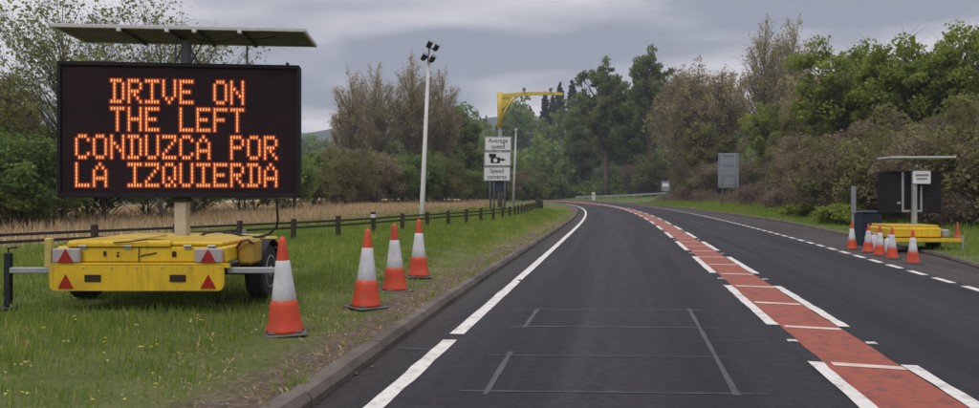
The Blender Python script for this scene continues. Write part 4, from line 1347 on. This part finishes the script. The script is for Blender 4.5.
def sag(p0, p1, drop, n=10):
    p0, p1 = Vector(p0), Vector(p1)
    return [p0.lerp(p1, i / n) + Vector((0, 0, -drop * 4 * (i / n) * (1 - i / n))) for i in range(n + 1)]
b = MB(); b.tube(sag((.22, -.1, zs_ - .05), (.75, -.1, zs_ - .05), .06), .007, 5); b.tube(sag((.75, -.1, zs_ - .05), (1.25, -.1, zs_ - .04), .03), .006, 5); b.tube(sag((.35, -.1, zs_ - .06), (.12, .05, zt + .02), .02), .007, 5)
b.build('solar_cable', 'cable', T)
b = MB(); b.tube([(1.23, .0, zB + .02), (1.24, .02, 1.0), (1.22, .04, .90), (1.12, .05, .81), (.98, .05, .775), (.82, .02, .785), (.66, .0, .83), (.50, -.02, .85), (.36, -.05, .83), (.28, -.06, .79)], .015, 8)
b.build('power_cable', 'cable', T)
b = MB(); b.box(-.06, .14, -.10, .13, zB - .06, zB - .001, bev=.01); b.build('mast_bracket', 'black_metal', T)

# ------------------------------------------------------------------ white camera pole
pb = at(421.5, 38)
o = empty('camera_pole', pb)
o.rotation_euler = (0, R(2.6), 0)
tag(o, 'tall slim white pole with black camera heads behind the fence', 'pole')
b = MB(); b.tube([(0, 0, -.3), (0, 0, .6), (0, 0, 8.2)], [.13, .125, .075], 12); b.build('shaft', 'pole_white', o, smooth=True)
b = MB(); b.tube([(0, 0, 8.15), (0, 0, 8.75)], .04, 8); b.tube([(-.3, 0, 8.05), (.22, 0, 8.15)], .03, 6); b.tube([(-.06, 0, 8.62), (.40, 0, 8.50)], .03, 6); b.build('bracket', 'grey_post', o)
for (x_, z_, a_) in ((.02, 8.74, 28), (.36, 8.60, 28), (-.22, 8.10, 32), (.20, 8.02, 30)):
    b = MB()
    M = Matrix.Translation((x_, -.12, z_)) @ Matrix.Rotation(R(a_), 4, 'Y') @ Matrix.Rotation(R(20), 4, 'X')
    b.box(-.10, .10, -.2, .2, -.17, .17, M, bev=.03)
    h_ = b.build('camera_head', 'print_black', o)
    b = MB(); b.box(-.12, .12, -.26, .18, .172, .19, M, bev=.004); b.build('sun_shield', 'grey_post', h_)

# ------------------------------------------------------------------ speed camera sign
sb = at(497.5, 55, .30)
o = empty('speed_camera_sign', sb)
tag(o, 'three stacked white plates reading Average speed with a camera symbol, on grey posts', 'sign')
SWd = 1.92
for i, (z0, z1) in enumerate(((4.60, 5.62), (3.50, 4.53), (2.42, 3.43))):
    b = MB(); b.box(-SWd / 2 + .04 * (1 - i), SWd / 2 + .04 * (1 - i), -.03, .02, z0 - .3, z1 - .3, bev=.015)
    pl = b.build('plate', 'sign_white', o)
    x_ = .04 * (1 - i)
    zc_ = (z0 + z1) / 2 - .3
    for q in (z0 - .3 + .035, z1 - .3 - .035):
        bb = MB(); bb.box(x_ - SWd / 2 + .03, x_ + SWd / 2 - .03, -.034, -.0305, q - .014, q + .014); bb.build('border', 'print_black', pl)
    for q in (x_ - SWd / 2 + .035, x_ + SWd / 2 - .035):
        bb = MB(); bb.box(q - .014, q + .014, -.034, -.0305, z0 - .3 + .05, z1 - .3 - .05); bb.build('border', 'print_black', pl)
    if i != 1:
        for k_, wd_ in enumerate((('Average', 'speed'), None, ('Speed', 'cameras'))[i]):
            me = text_mesh(wd_, .46)
            me.materials.clear(); me.materials.append(MATS['print_black'])
            tx = link('lettering', me, pl)
            tx.location = (x_, -.038, zc_ + (.22 if k_ == 0 else -.20)); tx.rotation_euler.x = R(90); tx.scale = (.92, 1, 1)
    else:
        bb = MB()
        bb.box(x_ - .50, x_ + .18, -.045, -.0305, zc_ - .30, zc_ + .12)
        bb.box(x_ - .62, x_ - .10, -.045, -.0305, zc_ + .121, zc_ + .38)
        bb.prism_y([(x_ + .30, zc_ - .16), (x_ + .30, zc_ + .06), (x_ + .62, zc_ - .05)][::-1], -.045, -.0305)
        bb.box(x_ + .18, x_ + .30, -.044, -.0305, zc_ - .10, zc_ + .02)
        bb.build('camera_symbol', 'print_black', pl)
        bb = MB(); bb.lathe([(.15, 0), (.15, .016)], 20, Matrix.Translation((x_ - .16, -.0465, zc_ - .10)) @ Matrix.Rotation(R(90), 4, 'X')); bb.build('symbol_lens', 'sign_white', pl)
for x_ in (-.62, -.30, .62):
    b = MB(); b.tube([(x_ * .8, .09, -.3), (x_, .09, 5.3)], .075 if x_ != -.30 else .06, 10); b.build('post', 'grey_post', o, smooth=True)
b = MB()
for z_ in (2.3, 3.15, 4.2, 5.2):
    b.box(-.85, .85, .021, .06, z_ - .04, z_ + .04)
b.build('cross_rail', 'grey_post', o)
b = MB(); b.box(-.72, .72, .16, .50, 1.35, 2.20, bev=.03); b.build('equipment_box', 'cabinet', o)

# ------------------------------------------------------------------ yellow average speed camera gantry
gb = at(500, 60, .3)
o = empty('camera_gantry', gb)
tag(o, 'tall grey mast with yellow cantilever camera arm above the speed camera sign', 'gantry')
ztop = EYE + (HY - 94) / F * 60 - .3
b = MB(); b.tube([(0, 0, -.3), (0, 0, ztop - 2.55)], [.19, .15], 12); b.build('mast', 'grey_post', o, smooth=True)
b = MB(); b.tube([(0, 0, ztop - 2.7), (0, 0, ztop - 1.2), (0, 0, ztop + .12)], [.17, .21, .24], 12)
yb = b.build('mast_head', 'gantry_yellow', o, smooth=True)
b = MB()
nA = 10
for i in range(nA):
    q0, q1 = i / nA, (i + 1) / nA
    zz = lambda q: ztop - .12 + .20 * math.sin(q * 2.4)
    h0, h1 = .20 - .07 * q0, .20 - .07 * q1
    xa, xb = .2 + 4.75 * q0, .2 + 4.75 * q1
    b.add([(xa, -.12, zz(q0) - h0), (xa, .12, zz(q0) - h0), (xa, .12, zz(q0) + h0 * .6), (xa, -.12, zz(q0) + h0 * .6),
           (xb, -.12, zz(q1) - h1), (xb, .12, zz(q1) - h1), (xb, .12, zz(q1) + h1 * .6), (xb, -.12, zz(q1) + h1 * .6)],
          [(0, 1, 5, 4), (1, 2, 6, 5), (2, 3, 7, 6), (3, 0, 4, 7)] + ([(0, 3, 2, 1)] if i == 0 else []) + ([(4, 5, 6, 7)] if i == nA - 1 else []))
b.build('arm', 'gantry_yellow', o)
b = MB(); b.tube([(.15, 0, ztop - 2.0), (.42, 0, ztop - 1.25), (.85, 0, ztop - .6), (1.4, 0, ztop - .2)], .085, 8); b.build('brace', 'gantry_yellow', o, smooth=True)
b = MB(); b.prism_y([(.2, ztop - 1.2), (.2, ztop - .3), (1.0, ztop - .3)], -.05, .05); b.build('gusset', 'gantry_yellow', o)
for x_ in (1.9, 4.0):
    b = MB(); b.box(x_ - .12, x_ + .12, -.35, .25, ztop + .25, ztop + .48, bev=.04); b.tube([(x_, 0, ztop), (x_, 0, ztop + .28)], .04, 6); b.build('camera_unit', 'grey_post', o)
# thin white pole
lb_ = at(513, 62, .25)
o = empty('lamp_pole', lb_); o.rotation_euler = (0, R(2.2), 0)
tag(o, 'thin white pole standing just right of the speed camera sign', 'pole')
b = MB(); b.tube([(0, 0, -.3), (0, 0, 6.3)], [.10, .07], 10); b.build('shaft', 'pole_white', o, smooth=True)
b = MB(); b.lathe([(.07, 6.3), (.12, 6.34), (.13, 6.5), (.05, 6.58)], 12); b.build('cap', 'pole_white', o, smooth=True)

# ------------------------------------------------------------------ signs beyond the lay-by, bollard, crash barrier
v_ = at(728.5, 75)
o = empty('road_sign', v_, R(-4))
tag(o, 'large grey back of a tall road sign on two posts before the brown hedge', 'sign')
z0, z1 = EYE - .1 + .62 - v_.z, EYE + 3.95 - v_.z
b = MB(); b.box(-1.0, 1.0, 0, .02, z0, z1, bev=.008); b.build('panel', 'sign_back', o)
for x_ in (-.62, .60):
    b = MB(); b.tube([(x_, -.09, -.3), (x_, -.09, z1 - .1)], .06, 10); b.build('post', 'grey_post', o, smooth=True)
for i in range(4):
    z_ = z0 + .25 + i * (z1 - z0 - .5) / 3
    b = MB(); b.box(-.97, .97, -.028, -.001, z_ - .035, z_ + .035, bev=.005); b.build('channel_rail', 'grey_post', o)
v_ = at(665.5, 142)
o = empty('road_sign', v_)
tag(o, 'small pale square sign far away at the end of the crash barrier', 'sign')
zs2 = EYE + 2.0 / F * 142 - v_.z
b = MB(); b.box(-.78, .78, 0, .03, zs2, zs2 + 1.8, bev=.02); b.build('panel', 'sign_back', o)
b = MB(); b.box(-.55, .55, -.012, -.001, zs2 + .85, zs2 + 1.4); b.build('plate', 'sign_white', o)
b = MB(); b.tube([(0, .08, -.4), (0, .08, zs2 + 1.7)], .07, 8); b.build('post', 'grey_post', o)
bar = empty('crash_barrier', (0, 0, 0))
tag(bar, 'low grey metal crash barrier at the far side of the bend', 'barrier')
A = (576 - CX) / F * 158, 158.0
C_ = (667 - CX) / F * 140, 140.0
n = 12
prev = None
for i in range(n + 1):
    q = i / n
    x_, y_ = A[0] + (C_[0] - A[0]) * q, A[1] + (C_[1] - A[1]) * q
    z_ = gz(x_, y_)
    b = MB(); b.box(-.06, .06, -.05, .05, -.3, .66); p2 = b.build('post', 'barrier', bar); p2.location = (x_, y_, z_)
    zr_ = max(z_ + .48, .40 + .10 * q)
    if prev:
        xa, ya, za = prev
        b = MB()
        prof = [(-.0, 0), (-.05, .08), (0, .15), (-.05, .23), (0, .31)]
        vs = [(xa, ya - .06 + d_, za + e_) for d_, e_ in prof] + [(x_, y_ - .06 + d_, zr_ + e_) for d_, e_ in prof]
        b.add(vs, [(k_, k_ + 5, k_ + 6, k_ + 1) for k_ in range(4)])
        b.build('beam', 'barrier', bar)
    prev = (x_, y_, zr_)
xb, yb_ = (593.6 - CX) / F * 152, 152.0
o = empty('bollard', (xb, yb_, gz(xb, yb_)))
tag(o, 'tiny white bollard on the far outside of the bend', 'bollard')
b = MB(); b.box(-.35, .35, -.2, .2, -.1, 1.5, bev=.08); b.build('shell', 'pole_white', o)
b = MB(); b.box(-.36, .36, -.21, .21, .95, 1.1, bev=.01); b.build('band', 'grey_post', o)

# ------------------------------------------------------------------ dark message board trailer on the right, seen from behind
v_ = at(914, 20.3, .04)
Q = empty('message_board_trailer', v_)
Q.rotation_euler.z = R(-3)
tag(Q, 'dark switched-off message board on a small yellow trailer, beside the lay-by', 'trailer')
K = F / 20.3
def qx(p_): return (p_ - 914) / K
def qz(y_): return EYE - (y_ - HY) / K - v_.z
b = MB(); b.box(qx(882), qx(932), -.45, .75, qz(236.5), qz(227), bev=.03); b.build('body', 'yellow', Q)
b = MB(); b.box(qx(878), qx(947), -.70, -.62, qz(240.5), qz(237), bev=.01); b.box(qx(880), qx(946), -.615, .9, qz(240), qz(238.5)); b.build('chassis', 'yellow', Q)
b = MB(); b.box(qx(884), qx(930), -.40, .70, qz(227) + .001, qz(224.5), bev=.01); b.build('lid', 'yellow', Q)
wheel(Q, qx(931), qx(931) + .18, .1, .29); wheel(Q, qx(884), qx(884) + .18, .1, .29)
b = MB(); b.tube([(qx(884), .1, .29), (qx(936), .1, .29)], .04, 8); b.build('axle', 'black_metal', Q)
b = MB(); b.box(qx(936), qx(943), -.3, .2, qz(236) , qz(229), bev=.03); b.build('battery_box', 'galv', Q)
b = MB(); b.box(qx(882.5), qx(943), .10, .26, qz(213), qz(171), bev=.02)
bd = b.build('board', 'case_black', Q)
b = MB()
b.box(qx(903.5), qx(905.5), .07, .099, qz(212), qz(172)); b.box(qx(921.5), qx(923.3), .07, .099, qz(212), qz(186)); b.box(qx(905.5) + .001, qx(921.5) - .001, .07, .099, qz(212), qz(210))
b.build('back_frame', 'galv', bd)
b = MB(); b.box(qx(899), qx(902), .06, .099, qz(204), qz(202)); b.build('handle', 'lamp_white', bd)
b = MB(); b.box(qx(912), qx(916.5), -.04, .06, qz(232), qz(172), bev=.01); b.build('mast', 'galv', Q)
b = MB(); b.box(qx(911.5), qx(929), -.08, -.045, qz(184), qz(171), bev=.02)
pl = b.build('control_plate', 'sign_white', Q)
for (a_, c_, d_, e_) in ((914, 926.5, 176.2, 174.2), (915, 925, 179.6, 178.0)):
    b = MB(); b.box(qx(a_), qx(c_), -.086, -.0805, qz(d_), qz(e_)); b.build('print_band', 'grey_post', pl)
b = MB(); b.box(qx(888), qx(949), -.30, .62, qz(158.6), qz(156.8), bev=.008); sp_ = b.build('solar_panel', 'solar_frame', Q)
b = MB(); b.box(qx(888) + .03, qx(949) - .03, -.27, .59, qz(156.8) + .0005, qz(156.8) + .004); b.build('solar_cells', 'solar_cell', sp_)
b = MB(); b.tube([(qx(914), .03, qz(172)), (qx(917), .1, qz(158.6))], .03, 8); b.tube([(qx(903), .12, qz(171)), (qx(908), .12, qz(158.6))], .015, 6); b.build('solar_bracket', 'grey_post', Q)
for x_ in (qx(879), qx(947)):
    b = MB(); b.box(x_ - .025, x_ + .025, -.70, -.65, .05, .42); b.box(x_ - .07, x_ + .07, -.75, -.60, .0, .045, bev=.01); b.build('jack_leg', 'galv', Q)

v_ = at(867, 22.6)
o = empty('waste_bin', v_)
o.scale = (1.0, 1.0, 1.42)
tag(o, 'dark blue-grey bin standing left of the dark message board trailer', 'bin')
b = MB()
vs = [(-.26, -.24, 0), (.26, -.24, 0), (.26, .26, 0), (-.26, .26, 0), (-.29, -.30, .66), (.29, -.30, .66), (.29, .30, .66), (-.29, .30, .66)]
b.add(vs, [(0, 3, 2, 1), (4, 5, 6, 7), (0, 1, 5, 4), (1, 2, 6, 5), (2, 3, 7, 6), (3, 0, 4, 7)])
b.build('body', 'cabinet', o)
b = MB(); b.box(-.31, .31, -.33, .32, .661, .72, bev=.025); b.tube([(-.22, .34, .70), (.22, .34, .70)], .02, 6); b.build('lid', 'cabinet', o)
b = MB(); b.box(-.025, .025, -.315, -.296, .44, .47); b.build('badge', 'galv', o)
v_ = at(852.8, 22.2)
o = empty('marker_post', v_)
tag(o, 'slim grey marker post with a pale narrow plate at the lay-by edge', 'post')
b = MB(); b.tube([(0, 0, -.2), (0, 0, 1.72)], .035, 8); b.build('shaft', 'marker', o)
b = MB(); b.box(-.07, .07, -.06, -.036, .95, 1.74, bev=.01); b.build('plate', 'sign_back', o)
# pale sacks slumped on a dark stand between the cones
for (p_, Y, hz, lab) in ((873.5, 20.0, .50, 'left one of two white plastic sacks between the lay-by cones'), (889.5, 18.7, .52, 'right one of two white plastic sacks between the lay-by cones')):
    v_ = at(p_, Y)
    o = empty('white_sack', v_)
    tag(o, lab, 'sack', 'white sacks between the cones')
    b = MB()
    b.lathe([(.08, .0), (.13, .05), (.15, .18), (.13, .32), (.09, .42), (.045, .47), (.06, hz)], 12)
    rr = random.Random(int(p_))
    b.v = [(x + rr.uniform(-.018, .018), y + rr.uniform(-.018, .018), z + (rr.uniform(-.01, .01) if z > .01 else 0)) for x, y, z in b.v]
    b.build('bag', 'sack', o, smooth=True)
    b = MB(); b.lathe([(.056, .455), (.056, .48)], 12); b.build('tie', 'print_black', o)

# ------------------------------------------------------------------ air
m = bpy.data.materials.new('haze'); m.use_nodes = True; MATS['haze'] = m
for n in list(m.node_tree.nodes):
    m.node_tree.nodes.remove(n)
t = NT(m)
pv = t.n('ShaderNodeVolumePrincipled')
pv.inputs['Color'].default_value = (0.78, 0.84, 0.95, 1)
pv.inputs['Density'].default_value = 0.00045
pv.inputs['Anisotropy'].default_value = 0.1
oo = t.n('ShaderNodeOutputMaterial'); t.l(pv.outputs[0], oo.inputs['Volume'])
b = MB(); b.box(-2300, 2300, -900, 1500, -4, 215)
tag(b.build('haze', 'haze'), 'thin grey-blue haze in the distance', 'haze', kind='stuff')
